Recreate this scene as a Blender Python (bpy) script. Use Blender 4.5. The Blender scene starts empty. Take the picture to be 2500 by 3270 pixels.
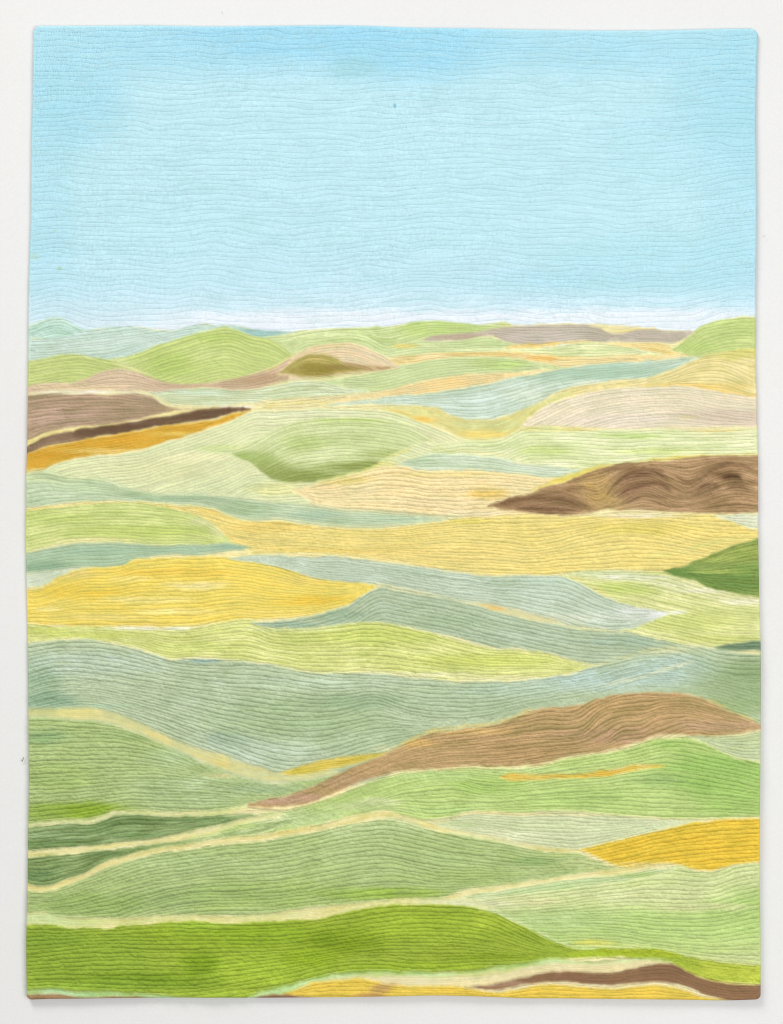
import bpy, math
import numpy as np

# ------------------------------------------------------------------ camera, light, exposure
S = 0.0004                       # one photo pixel = 0.4 mm: the quilt is about 0.94 x 1.25 m
CX, CY, ZC = 1250.0, 1635.0, 1.45
sc = bpy.context.scene
col = sc.collection

cam_d = bpy.data.cameras.new('camera')
cam = bpy.data.objects.new('camera', cam_d)
col.objects.link(cam)
CAM_DIST, FRONT = 3.2, 0.0135    # to the cloth's face
cam.location = (0.0, -FRONT - CAM_DIST, ZC)
cam.rotation_euler = (math.radians(90), 0, 0)
cam_d.sensor_fit = 'VERTICAL'
cam_d.sensor_height = 36.0
cam_d.lens = 36.0 * CAM_DIST / (3270 * S)
cam_d.clip_end = 60
sc.camera = cam
sc.cycles.pixel_filter_type = 'BLACKMAN_HARRIS'
sc.cycles.filter_width = 1.0

world = bpy.data.worlds.new('World')
sc.world = world
world.use_nodes = True
bg = world.node_tree.nodes['Background']
bg.inputs[0].default_value = (1.0, 0.99, 0.975, 1)
bg.inputs[1].default_value = 0.40


def lamp(name, loc, target, size, size_y, power, color):
    l = bpy.data.lights.new(name, 'AREA')
    l.shape = 'RECTANGLE'
    l.size, l.size_y, l.energy, l.color = size, size_y, power, color
    o = bpy.data.objects.new(name, l)
    col.objects.link(o)
    o.location = loc
    d = np.array(target) - np.array(loc)
    from mathutils import Vector
    o.rotation_euler = Vector(d).to_track_quat('-Z', 'Y').to_euler()
    return o


lamp('key_lamp', (-2.3, -2.9, ZC + 4.5), (0.1, 0, ZC - 0.4), 2.4, 1.9, 203, (1.0, 0.985, 0.96))
lamp('fill_lamp', (2.2, -3.8, ZC - 0.9), (0, 0, ZC - 0.4), 2.4, 2.4, 88, (0.98, 0.99, 1.0))

sc.view_settings.view_transform = 'Standard'
sc.view_settings.look = 'None'
sc.view_settings.exposure = 0.06
sc.view_settings.gamma = 1.0
sc.view_settings.use_curve_mapping = False

GAIN = 1.0                       # light level on a flat white cloth

# ------------------------------------------------------------------ numeric helpers


def lin(c):
    c = np.asarray(c, float) / 255.0
    return np.where(c <= 0.04045, c / 12.92, ((c + 0.055) / 1.055) ** 2.4)


def sstep(t):
    t = np.clip(t, 0, 1)
    return t * t * (3 - 2 * t)


_tables = {}


def vnoise(x, y, seed):
    """value noise, about -1..1"""
    if seed not in _tables:
        _tables[seed] = np.random.default_rng(seed).uniform(-1, 1, (256, 256)).astype(np.float32)
    T = _tables[seed]
    xi, yi = np.floor(x).astype(np.int64), np.floor(y).astype(np.int64)
    fx, fy = sstep(x - xi), sstep(y - yi)
    x0, x1, y0, y1 = xi % 256, (xi + 1) % 256, yi % 256, (yi + 1) % 256
    a = T[y0, x0] * (1 - fx) + T[y0, x1] * fx
    b = T[y1, x0] * (1 - fx) + T[y1, x1] * fx
    return a * (1 - fy) + b * fy


def fbm(x, y, seed, octs=3):
    s, a, t = 0, 1.0, 0
    for o in range(octs):
        g = .45 + .9 * o                     # every octave turned, so no lattice shows
        cg, sg = math.cos(g), math.sin(g)
        s = s + a * vnoise((x * cg + y * sg) * 2 ** o + 17.3 * o, (y * cg - x * sg) * 2 ** o + 5.1 * o, seed + o)
        t += a
        a *= 0.55
    return s / t


def streaky(x, y, seed):
    return (vnoise(x, y, seed) + .55 * vnoise(x * 2 + 17.3 + .3 * y, y * 2 + 5.1, seed + 1)) / 1.55


def pchip(pts):
    p = np.asarray(pts, float)
    xs, ys = p[:, 0], p[:, 1]
    h = np.diff(xs)
    d = np.diff(ys) / h
    m = np.zeros(len(xs))
    m[0], m[-1] = d[0], d[-1]
    for i in range(1, len(xs) - 1):
        # gentle smooth tangent (keeps soft hill crests rounded)
        m[i] = (d[i - 1] * h[i] + d[i] * h[i - 1]) / (h[i] + h[i - 1])

    def f(x):
        x = np.clip(x, xs[0], xs[-1])
        i = np.clip(np.searchsorted(xs, x, 'right') - 1, 0, len(h) - 1)
        t = (x - xs[i]) / h[i]
        t2, t3 = t * t, t * t * t
        return ((2 * t3 - 3 * t2 + 1) * ys[i] + (t3 - 2 * t2 + t) * h[i] * m[i]
                + (-2 * t3 + 3 * t2) * ys[i + 1] + (t3 - t2) * h[i] * m[i + 1])
    return f


def P(s):
    """'x,y x,y ...' -> list of points"""
    return [tuple(float(v) for v in q.split(',')) for q in s.split()]


def gsmooth(a, sig):
    r = int(sig * 3)
    k = np.exp(-0.5 * (np.arange(-r, r + 1) / sig) ** 2)
    k /= k.sum()
    return np.convolve(np.pad(a, r, mode='edge'), k, 'valid')


def blur2(a, n=1):
    for _ in range(n):
        b = a.copy()
        b[1:-1] = a[:-2] * .25 + a[1:-1] * .5 + a[2:] * .25
        a = b
        b = a.copy()
        b[:, 1:-1] = a[:, :-2] * .25 + a[:, 1:-1] * .5 + a[:, 2:] * .25
        a = b
    return a


# ------------------------------------------------------------------ outline of the quilt (photo pixels, slightly out of square)
TOP = pchip(P('60,77 118,77 300,77 470,76 640,79 840,78 1000,76 1160,77 1300,82 1420,84 1540,86 1680,89 1860,92 2050,92 2200,90 2300,87 2380,86 2450,87'))
BOT = pchip(P('60,3198 100,3197 150,3195 250,3194 400,3192 600,3191 840,3191 1000,3190 1240,3187 1400,3184 1560,3188 1660,3192 1800,3193 2000,3195 2200,3197 2330,3199 2424,3196 2450,3196'))
LEFT = pchip([(y, x) for x, y in P('103,60 103,105 101,200 99,350 97,430 95,560 94,700 91,800 88,900 87,1000 86,1150 84,1300 82,1440 80,1500 79,1600 78,1700 79,1800 81,1900 84,2050 86,2200 87,2350 88,2500 87,2600 85,2700 84,2830 82,2900 80,3000 81,3150 82,3220')])
RIGHT = pchip([(y, x) for x, y in P('2426,60 2424,120 2421,180 2420,250 2418,400 2419,500 2420,600 2419,800 2417,960 2417,1040 2416,1150 2420,1260 2422,1370 2424,1450 2425,1600 2425,1700 2427,1850 2429,1950 2432,2040 2433,2200 2432,2400 2430,2600 2429,2720 2430,2850 2432,3000 2432,3150 2432,3220')])
STEP = 2.0
NX, NY = int(2345 / STEP), int(3115 / STEP)
ss = np.linspace(0, 1, NX)[None, :]
tt = np.linspace(0, 1, NY)[:, None]
CR = 24.0
X = np.broadcast_to(90 + 2335 * ss, (NY, NX)).copy()
for _ in range(3):
    Y = TOP(X) + (BOT(X) - TOP(X)) * tt
    dt, db = tt * 3112.0, (1 - tt) * 3112.0
    rt = np.where(dt < CR, CR - np.sqrt(np.maximum(CR ** 2 - (CR - dt) ** 2, 0)), 0)
    rb = np.where(db < CR * .7, CR * .7 - np.sqrt(np.maximum((CR * .7) ** 2 - (CR * .7 - db) ** 2, 0)), 0)
    L_, R_ = LEFT(Y) + rt + rb, RIGHT(Y) - rt - rb
    X = L_ + (R_ - L_) * ss

# ------------------------------------------------------------------ the painted fields, back to front
# each: name, label, top curve, bottom curve, colour, second colour, options
#   sp  row spacing in photo px;  mode 'i' rows run between both edges, 't' echo the top edge, 'b' echo the bottom edge
#   soft  edge softness;  blobs  dye marks (cx, cy, rx, ry, colour, strength)
F = []


def field(name, label, top, bot, c1, c2, sp=11, mode='i', soft=4.0, mix=0.5, blobs=(), wob=1.0, puff=0.8, guides=None, halo=1.0):
    F.append(dict(name=name, label=label, top=P(top), bot=P(bot), c1=c1, c2=c2, sp=sp, mode=mode, soft=soft, mix=mix,
                  blobs=blobs, wob=wob, puff=puff, guides=guides, halo=halo))


ALL_T, ALL_B = '0,0 2500,0', '0,3400 2500,3400'
field('sky_panel', 'pale blue sky cloth with wavy quilted rows', ALL_T, '0,1090 2500,1090', (185, 228, 238), (196, 234, 242), sp=16.5, soft=3, wob=1.3, puff=0.36, blobs=[
    (1060, 110, 600, 110, (166, 219, 238), .55), (500, 120, 380, 110, (168, 219, 235), .55), (1330, 130, 250, 110, (156, 216, 239), .5),
    (230, 330, 150, 130, (160, 215, 232), .5), (1120, 215, 70, 30, (160, 212, 218), .6), (2380, 240, 220, 260, (168, 220, 234), .6),
    (110, 700, 110, 700, (168, 220, 234), .4), (2400, 620, 140, 420, (170, 222, 238), .4), (2150, 480, 260, 120, (178, 226, 238), .4),
    (1900, 150, 300, 80, (172, 222, 238), .6), (950, 120, 330, 50, (157, 215, 238), .5),
    (1300, 660, 900, 250, (194, 233, 241), .55), (1250, 935, 1500, 110, (198, 232, 243), .55), (2100, 850, 340, 90, (176, 226, 236), .45), (1850, 910, 300, 50, (180, 226, 236), .5),
    (1300, 992, 1500, 58, (212, 237, 246), .6), (1500, 1034, 1500, 40, (236, 244, 250), .95), (900, 1044, 620, 44, (236, 244, 250), .9), (2050, 1038, 400, 44, (237, 245, 250), .9), (260, 1005, 260, 36, (204, 232, 240), .6),
    (1260, 333, 3.5, 7, (110, 175, 196), .7), (187, 855, 7, 6, (170, 210, 165), .4), (170, 735, 4, 4, (170, 210, 170), .4), (105, 815, 14, 10, (186, 220, 200), .4)])

B1 = '0,1300 2500,1300'
field('field_panel', 'cream yellow ground showing between the far fields', '0,1110 830,1110 1240,1090 2250,1090 2500,1200', '0,3400 2500,3400', (234, 222, 152), (226, 220, 140), sp=10, soft=4)
field('hill_panel', 'mint teal ridge along the left horizon', '40,1050 270,1051 350,1043 400,1040 450,1044 500,1050 540,1053 570,1048 600,1039 640,1031 690,1036 750,1038 800,1047 835,1052 900,1055 945,1057',
      '40,1200 690,1200 800,1120 860,1100 900,1080 945,1058', (192, 222, 208), (178, 213, 200), sp=9.5, mode='t', soft=3, blobs=[(850, 1058, 110, 14, (140, 188, 182), .8), (200, 1110, 160, 30, (200, 222, 205), .5), (480, 1090, 200, 30, (205, 226, 212), .5)],
      guides=['40,1105 200,1098 350,1080 500,1062 620,1040 700,1036 945,1057', '40,1165 200,1155 340,1150 450,1110 600,1072 700,1050 800,1064 945,1062'])
field('hill_panel', 'small rounded mint hill at the left edge', '40,1052 87,1038 130,1021 165,1013 195,1014 220,1025 245,1040 270,1050', '40,1085 87,1084 150,1080 220,1068 270,1052', (170, 214, 194), (182, 220, 202), sp=9, mode='t', soft=3)
field('hill_panel', 'bright green ridge on the horizon in the middle', '790,1120 850,1074 900,1068 945,1057 1000,1051 1100,1046 1200,1042 1260,1038 1300,1029 1360,1023 1420,1024 1480,1031 1530,1035 1640,1037 1700,1100',
      '790,1230 1250,1180 1420,1150 1700,1130', (184, 214, 122), (200, 222, 144), sp=9.5, mode='t', soft=3, blobs=[(900, 1110, 60, 40, (208, 224, 160), .6), (960, 1090, 70, 25, (206, 224, 150), .5), (1400, 1050, 120, 25, (180, 212, 108), .6)],
      guides=['790,1110 860,1082 930,1075 1010,1062 1110,1054 1180,1054 1240,1046 1350,1024 1480,1030 1700,1042', '790,1180 850,1160 910,1130 950,1090 1020,1075 1110,1065 1170,1075 1230,1105 1290,1095 1360,1075 1480,1070 1700,1070'])
field('field_panel', 'spring green strip below the bright horizon ridge', '1160,1128 1215,1118 1250,1104 1330,1086 1420,1080 1500,1078 1570,1072 1650,1090 1700,1110', '1160,1130 1240,1138 1330,1132 1450,1124 1560,1124 1660,1125 1700,1125',
      (192, 220, 138), (206, 224, 150), sp=9, blobs=[(1285, 1102, 40, 7, (232, 216, 110), .8)])
field('field_panel', 'yellow strip below the mauve ridge', '1585,1128 1630,1101 1660,1097 1740,1092 1800,1088 1860,1086 1930,1092 2060,1090 2120,1094 2150,1106 2240,1130', '1585,1130 1640,1160 2240,1160', (240, 212, 112), (236, 216, 130), sp=8)
field('field_panel', 'orange yellow strip across the far fields', '1190,1150 1240,1140 1330,1132 1450,1124 1560,1123 1660,1126 1740,1134 1800,1140 1900,1142 2000,1138 2100,1136 2190,1126', '1190,1175 1280,1170 1420,1160 1560,1160 1700,1180 1800,1175 1900,1170 2190,1160',
      (236, 212, 124), (238, 220, 146), sp=8, blobs=[(1740, 1143, 60, 10, (236, 188, 88), .7), (1600, 1127, 160, 6, (234, 200, 104), .5), (1480, 1128, 90, 6, (236, 202, 106), .4)])
field('field_panel', 'pale lime lens under the mauve ridge', '1600,1112 1640,1112 1700,1110 1760,1104 1800,1096 1850,1093 1920,1093 1980,1104 2050,1115 2110,1127 2134,1132', '1600,1122 1640,1122 1700,1128 1760,1132 1820,1138 1880,1139 1960,1136 2040,1132 2100,1134 2134,1134',
      (206, 224, 142), (218, 228, 156), sp=8.5, blobs=[(1780, 1100, 60, 6, (238, 240, 215), .6), (2060, 1122, 50, 5, (236, 236, 200), .5)])
field('hill_panel', 'mauve grey ridge with yellow crest on the horizon', '1340,1083 1390,1070 1430,1065 1500,1060 1560,1052 1600,1044 1660,1038 1760,1036 1830,1034 1870,1037 1910,1046 1958,1061 2010,1055 2060,1049 2110,1051 2230,1055',
      '1340,1084 1420,1088 1480,1083 1540,1074 1570,1075 1610,1088 1660,1097 1720,1098 1800,1089 1860,1087 1930,1092 2000,1091 2060,1092 2120,1095 2160,1092 2230,1060', (196, 183, 164), (186, 172, 150), sp=8.5, soft=3,
      blobs=[(1450, 1073, 100, 10, (178, 158, 130), .7), (1750, 1075, 120, 16, (208, 196, 182), .6)])
field('hill_panel', 'rounded bright green hill at the right horizon', '2140,1114 2180,1088 2215,1062 2240,1040 2270,1028 2310,1018 2350,1011 2460,1009', '2140,1116 2190,1130 2240,1142 2300,1130 2460,1125', (182, 210, 108), (168, 202, 98), sp=11, mode='t', soft=3,
      blobs=[(2330, 1030, 80, 10, (192, 216, 120), .5), (2220, 1105, 60, 14, (170, 204, 100), .5), (2400, 1090, 50, 14, (200, 216, 130), .5)])
field('field_panel', 'light green lens between yellow strips', '860,1264 950,1240 1000,1222 1080,1206 1180,1190 1260,1170 1350,1152 1450,1141 1560,1138 1660,1145 1720,1155 1800,1172', '860,1268 980,1266 1070,1258 1180,1250 1260,1236 1350,1216 1480,1196 1560,1190 1650,1190 1720,1184 1800,1174',
      (194, 218, 144), (184, 212, 130), sp=10, blobs=[(1600, 1160, 80, 15, (182, 214, 110), .6), (1040, 1246, 90, 14, (196, 220, 165), .5)])
field('field_panel', 'pale mint strip left of the light green lens', '440,1268 490,1256 540,1246 600,1238 680,1237 760,1245 840,1236 950,1216 1020,1217 1100,1234 1180,1246', '440,1272 530,1290 600,1293 680,1296 800,1286 900,1272 1000,1266 1080,1258 1180,1249', (198, 218, 160), (206, 224, 178), sp=10,
      blobs=[(640, 1250, 110, 10, (200, 224, 190), .6)])
field('field_panel', 'orange cream strip above the long teal field', '1060,1275 1150,1266 1260,1240 1350,1218 1480,1197 1560,1190 1660,1188 1740,1176', '1060,1285 1150,1278 1250,1266 1350,1258 1430,1248 1500,1236 1570,1224 1660,1204 1740,1182', (240, 216, 140), (236, 206, 116), sp=8.5, soft=6)
field('field_panel', 'long blue green field rising to the right', '1040,1290 1150,1276 1250,1263 1350,1255 1430,1245 1500,1234 1570,1222 1620,1208 1660,1201 1700,1194 1760,1182 1830,1170 1920,1160 2000,1155 2080,1150 2150,1142 2200,1137 2245,1138',
      '1040,1296 1150,1290 1260,1292 1350,1296 1400,1302 1430,1320 1480,1336 1560,1340 1620,1330 1660,1320 1720,1290 1770,1262 1830,1238 1900,1225 1960,1214 2050,1209 2100,1198 2150,1180 2190,1163 2245,1140',
      (184, 212, 188), (194, 218, 198), sp=11, soft=5, blobs=[(1850, 1185, 330, 24, (166, 203, 176), .7), (1540, 1290, 110, 34, (208, 228, 214), .6), (1900, 1222, 60, 8, (226, 234, 208), .6), (1700, 1265, 70, 18, (214, 228, 204), .6)],
      guides=['1040,1290 1350,1256 1570,1222 1760,1182 1920,1160 2080,1150 2245,1137', '1040,1296 1300,1293 1440,1310 1560,1310 1680,1275 1780,1245 1900,1222 2050,1207 2150,1182 2245,1144'])
field('field_panel', 'straw yellow hillside at the right edge', '1750,1265 1790,1246 1850,1230 1900,1226 1960,1215 2050,1209 2100,1198 2150,1180 2190,1163 2235,1142 2260,1132 2310,1122 2360,1114 2460,1111', '1750,1300 1950,1262 2130,1240 2250,1260 2460,1290',
      (226, 212, 118), (234, 220, 140), sp=11, soft=5, blobs=[(2370, 1130, 90, 16, (212, 208, 104), .7), (2300, 1180, 70, 20, (238, 224, 150), .5), (2250, 1235, 120, 14, (238, 206, 104), .6)],
      guides=['1750,1262 1900,1228 2050,1205 2150,1175 2240,1135 2320,1118 2460,1112', '1750,1290 1900,1250 2050,1228 2150,1205 2240,1172 2310,1165 2380,1195 2460,1240', '1750,1320 1900,1280 2050,1250 2180,1238 2300,1255 2460,1285'])
field('path_panel', 'curving olive yellow hollow in the middle distance', '1210,1302 1290,1294 1350,1297 1400,1304 1430,1322 1480,1337 1560,1340 1620,1329 1660,1310 1720,1285 1780,1258 1830,1240', '1210,1310 1290,1332 1350,1350 1420,1372 1480,1398 1540,1406 1600,1398 1660,1372 1710,1335 1770,1290 1830,1262',
      (224, 210, 132), (214, 210, 138), sp=9, soft=6, blobs=[(1350, 1342, 40, 8, (236, 196, 90), .8), (1540, 1388, 90, 10, (236, 212, 116), .7), (1560, 1355, 100, 12, (208, 212, 148), .6)])
field('field_panel', 'pale tan and rose field on the right', '1662,1358 1700,1325 1750,1290 1800,1275 1850,1260 1900,1248 1950,1240 2050,1236 2130,1230 2180,1228 2250,1240 2330,1255 2460,1270', '1662,1360 1740,1361 1830,1363 1900,1367 2000,1371 2080,1369 2140,1363 2200,1367 2270,1365 2460,1362',
      (226, 211, 180), (222, 204, 170), sp=11.5, soft=4, blobs=[(2380, 1335, 160, 24, (212, 190, 170), .7), (2240, 1325, 90, 14, (204, 186, 164), .5), (1980, 1340, 150, 20, (228, 212, 194), .6), (2200, 1332, 30, 6, (206, 196, 138), .6)],
      guides=['1662,1340 1720,1310 1800,1275 1950,1242 2130,1231 2180,1229 2250,1240 2460,1270', '1662,1480 1760,1400 1860,1350 1960,1325 2080,1310 2200,1310 2320,1335 2460,1350', '1662,1540 1760,1470 1880,1410 1960,1385 2040,1370 2120,1362 2270,1366 2460,1364'])
# left far fields
field('hill_panel', 'lime green hill rising behind the tan ridge', '335,1160 345,1152 420,1132 500,1100 560,1082 620,1063 680,1049 730,1044 760,1052 800,1068 850,1078 890,1095 930,1128', '335,1196 370,1188 450,1202 550,1236 680,1234 840,1198 930,1140',
      (186, 212, 108), (176, 206, 96), sp=10.5, mode='t', soft=4, blobs=[(640, 1130, 90, 18, (200, 218, 130), .5), (370, 1160, 40, 20, (210, 222, 150), .5), (540, 1160, 60, 40, (170, 202, 90), .5), (700, 1075, 80, 14, (178, 208, 96), .6)])
field('hill_panel', 'low lime green hill at the left edge', '40,1155 87,1152 140,1142 200,1131 250,1130 300,1140 350,1151 420,1170 500,1200', '40,1252 230,1240 320,1202 370,1192 500,1218', (184, 208, 106), (174, 202, 94), sp=10, mode='t', soft=4, blobs=[(400, 1180, 40, 18, (214, 218, 140), .5)])
field('hill_panel', 'tan ridge winding behind the brown field', '40,1245 87,1230 130,1222 180,1219 230,1221 270,1208 320,1186 370,1178 410,1180 450,1192 500,1211 550,1223 620,1226 680,1218 740,1208 790,1197 840,1180 880,1164 930,1138 1000,1120',
      '40,1285 87,1266 150,1252 250,1249 400,1250 460,1252 520,1250 560,1244 640,1237 700,1240 760,1244 840,1233 900,1216 1000,1200', (208, 186, 142), (198, 174, 130), sp=9.5, soft=4,
      blobs=[(840, 1212, 120, 18, (182, 152, 108), .7), (640, 1232, 130, 8, (192, 160, 124), .6), (250, 1234, 160, 10, (220, 200, 150), .5)])
field('hill_panel', 'pale tan hump with a pointed right end', '920,1150 960,1118 1000,1104 1060,1094 1110,1092 1150,1100 1190,1117 1230,1137 1255,1154 1275,1171', '920,1216 1000,1206 1080,1196 1130,1190 1180,1186 1230,1181 1275,1172', (230, 213, 162), (224, 202, 144), sp=8.5, mode='t', soft=4,
      blobs=[(1160, 1178, 100, 9, (204, 174, 122), .7), (1060, 1105, 60, 8, (220, 208, 140), .5)])
field('hill_panel', 'dark olive hump in front of the pale tan one', '880,1193 910,1172 940,1147 970,1131 1010,1127 1050,1133 1080,1145 1100,1160 1140,1169 1185,1176', '880,1195 930,1197 980,1203 1040,1201 1100,1190 1185,1179', (176, 160, 76), (188, 172, 92), sp=8.5, mode='t', soft=7,
      blobs=[(1010, 1176, 70, 16, (148, 134, 52), .7), (1100, 1172, 60, 8, (150, 128, 66), .7), (940, 1160, 30, 20, (182, 168, 92), .6)])
# brown field group at the left
field('path_panel', 'cream strip along the back of the brown field', '40,1272 90,1254 150,1246 250,1244 400,1246 470,1250 510,1268 550,1290 620,1296 700,1292 800,1290 840,1292', '40,1340 400,1330 500,1320 600,1312 840,1302', (238, 230, 182), (232, 220, 158), sp=7, soft=4, blobs=[(250, 1251, 130, 5, (244, 242, 240), .9), (740, 1298, 60, 4, (244, 240, 228), .8)])
field('field_panel', 'brown ploughed field at the left edge', '40,1272 87,1264 120,1257 200,1256 300,1258 420,1256 460,1260 490,1272 520,1290 550,1299 600,1302 650,1304', '40,1440 87,1406 130,1386 180,1373 250,1363 330,1355 420,1344 500,1327 560,1312 650,1306', (166, 139, 112), (156, 129, 102), sp=11.5, soft=4,
      blobs=[(190, 1330, 100, 30, (174, 148, 122), .5), (560, 1303, 60, 6, (180, 152, 110), .6)], guides=['40,1270 120,1258 420,1257 480,1268 530,1295 650,1303', '40,1330 150,1318 300,1312 430,1310 500,1312 650,1305', '40,1425 130,1388 250,1364 420,1344 560,1315 650,1306'])
field('path_panel', 'yellow strip above the dark brown wedge', '40,1445 87,1407 130,1387 180,1374 250,1364 330,1356 400,1345 480,1331 540,1314 640,1302 700,1296', '40,1470 87,1430 130,1404 200,1384 300,1368 400,1354 480,1340 560,1324 700,1303', (226, 202, 112), (232, 214, 140), sp=6, soft=4)
field('field_panel', 'dark brown pointed wedge', '40,1455 84,1425 130,1401 200,1381 250,1371 300,1363 380,1352 450,1341 520,1329 580,1317 640,1305 700,1300 760,1302 800,1305', '40,1475 84,1450 120,1433 170,1419 230,1409 300,1396 380,1383 450,1371 520,1359 600,1349 680,1336 740,1321 800,1308', (110, 86, 66), (100, 76, 57), sp=7, soft=4,
      blobs=[(150, 1412, 120, 30, (148, 122, 96), .85), (560, 1345, 70, 8, (128, 104, 76), .5), (460, 1352, 60, 8, (122, 98, 80), .4)])
field('field_panel', 'golden wedge below the dark brown one', '40,1475 84,1450 120,1434 170,1420 230,1410 300,1397 380,1384 450,1372 520,1360 600,1350 680,1337 740,1322 802,1309', '40,1520 82,1511 130,1501 165,1483 210,1469 300,1453 380,1446 450,1436 520,1413 600,1391 680,1363 740,1341 802,1312', (228, 174, 50), (218, 162, 40), sp=8, soft=5,
      blobs=[(360, 1440, 180, 8, (240, 206, 110), .7), (600, 1385, 110, 8, (240, 206, 96), .7), (110, 1502, 60, 8, (240, 212, 120), .7), (150, 1450, 80, 14, (212, 152, 34), .4)])
# middle
PL_T = '120,1515 165,1486 210,1472 300,1456 380,1448 450,1438 520,1414 600,1392 680,1364 740,1342 800,1312 880,1310 950,1305 1050,1303 1150,1305 1230,1312 1280,1325 1350,1350 1420,1376 1480,1402 1560,1412'
field('field_panel', 'very pale lime field wrapped round the green lens', PL_T, '120,1640 900,1640 1100,1560 1250,1500 1560,1470', (222, 230, 168), (212, 226, 156), sp=10, mode='t', soft=5,
      blobs=[(500, 1500, 150, 30, (226, 228, 164), .6), (600, 1460, 120, 16, (232, 230, 172), .5), (1000, 1325, 160, 10, (230, 234, 190), .6), (760, 1560, 120, 30, (214, 228, 170), .5), (1430, 1400, 60, 14, (230, 232, 170), .5), (1250, 1490, 90, 12, (222, 216, 120), .6),
             (880, 1560, 80, 20, (222, 222, 140), .6), (700, 1430, 70, 10, (196, 218, 130), .6)])
field('field_panel', 'light lime band across the right middle', '1380,1420 1480,1405 1560,1405 1620,1392 1670,1366 1740,1363 1830,1364 1900,1369 2000,1373 2100,1368 2200,1372 2320,1370 2460,1366', '1380,1460 1480,1475 1660,1510 1850,1520 2460,1470', (212, 228, 150), (222, 232, 168), sp=10.5, soft=5, mode='t',
      blobs=[(2010, 1390, 90, 9, (186, 214, 120), .7), (1740, 1440, 80, 14, (200, 222, 122), .6), (2300, 1392, 110, 14, (226, 228, 170), .6), (1760, 1372, 130, 6, (230, 222, 130), .6), (1880, 1366, 50, 4, (236, 212, 110), .7), (2290, 1374, 70, 5, (236, 214, 120), .7), (2100, 1440, 120, 10, (204, 224, 120), .5), (1600, 1420, 70, 10, (206, 224, 150), .6)])
field('field_panel', 'large green lens with a dark lower rim', '680,1437 760,1428 830,1398 880,1370 940,1348 1000,1340 1080,1332 1180,1335 1250,1345 1310,1360 1360,1388 1388,1403', '680,1440 740,1452 790,1476 830,1502 850,1520 890,1535 950,1542 1000,1539 1060,1526 1120,1511 1190,1490 1230,1463 1280,1441 1330,1421 1388,1405',
      (188, 212, 126), (198, 218, 142), sp=10.5, mode='t', soft=6, blobs=[(940, 1522, 150, 24, (130, 154, 66), .85), (860, 1500, 60, 30, (138, 162, 72), .7), (1150, 1488, 110, 14, (134, 158, 70), .85), (1240, 1450, 70, 12, (158, 184, 92), .6), (800, 1462, 70, 18, (150, 182, 86), .7), (980, 1410, 70, 20, (172, 200, 104), .5), (1150, 1340, 150, 7, (186, 214, 112), .6), (1180, 1400, 120, 30, (204, 222, 152), .5)])
field('field_panel', 'small mint lens right of the green lens', '1262,1484 1290,1470 1340,1455 1400,1448 1480,1450 1560,1456 1660,1476 1720,1484 1800,1492 1870,1504', '1262,1486 1290,1492 1350,1502 1420,1504 1480,1500 1550,1504 1620,1511 1680,1516 1740,1526 1800,1526 1840,1518 1870,1506', (190, 215, 178), (200, 220, 188), sp=11, soft=5,
      blobs=[(1340, 1470, 50, 14, (178, 206, 162), .6), (1770, 1500, 70, 12, (216, 228, 200), .6)])
field('field_panel', 'peach yellow field below the green lens', '930,1560 1000,1545 1080,1526 1180,1500 1230,1490 1290,1490 1350,1503 1450,1504 1560,1506 1660,1516 1740,1527 1850,1524', '930,1566 970,1590 1040,1621 1150,1630 1270,1638 1380,1645 1430,1650 1470,1654 1560,1652 1660,1650 1850,1640', (243, 223, 152), (240, 214, 136), sp=12.5, soft=6,
      blobs=[(1060, 1530, 110, 14, (226, 208, 112), .7), (1560, 1575, 60, 16, (230, 196, 90), .7), (1400, 1610, 140, 18, (240, 216, 158), .6), (1440, 1515, 160, 9, (232, 214, 130), .6), (1100, 1600, 120, 20, (243, 224, 160), .6), (1510, 1640, 90, 8, (240, 226, 180), .6)], puff=1.2)
field('path_panel', 'bright yellow crest above the dark brown field', '1640,1592 1700,1565 1760,1535 1840,1508 1900,1488 2000,1478 2100,1463 2200,1453 2300,1453 2460,1446', '1640,1596 1760,1552 1850,1524 1960,1486 2120,1474 2280,1459 2460,1456', (230, 204, 92), (226, 212, 110), sp=6, soft=5)
field('field_panel', 'dark brown field with a gold patch at the right edge', '1556,1613 1600,1600 1660,1582 1700,1570 1760,1549 1800,1540 1850,1520 1900,1500 1960,1483 2040,1475 2120,1470 2200,1460 2280,1455 2350,1455 2460,1451', '1556,1616 1600,1628 1660,1633 1720,1640 1800,1645 1880,1642 1920,1632 1990,1630 2080,1632 2160,1635 2280,1640 2460,1638',
      (152, 120, 88), (162, 132, 96), sp=10.5, soft=3.5, puff=1.25, blobs=[(1905, 1565, 50, 60, (192, 160, 92), .85), (1890, 1540, 70, 24, (178, 146, 90), .7), (1960, 1610, 40, 26, (192, 164, 100), .7), (1730, 1612, 130, 26, (116, 88, 64), .85), (1790, 1575, 50, 20, (124, 94, 66), .7), (2050, 1540, 80, 45, (126, 97, 70), .75), (2000, 1565, 36, 30, (128, 98, 72), .6), (2310, 1495, 70, 24, (122, 92, 66), .6), (2325, 1520, 42, 14, (90, 66, 44), .9), (2250, 1560, 44, 34, (122, 94, 70), .7), (2370, 1560, 30, 30, (126, 98, 70), .5), (2180, 1590, 60, 30, (166, 134, 98), .6)],
      guides=['1556,1613 1700,1571 1800,1540 1900,1500 2040,1476 2280,1456 2460,1452', '1556,1616 1660,1592 1790,1562 1860,1582 1920,1600 1960,1545 2060,1508 2130,1530 2200,1562 2260,1530 2330,1500 2460,1530', '1556,1618 1700,1612 1800,1602 1880,1628 1960,1620 2060,1580 2150,1615 2260,1600 2350,1580 2460,1600', '1556,1620 1720,1638 1880,1642 1990,1630 2160,1635 2460,1638'])
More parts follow.
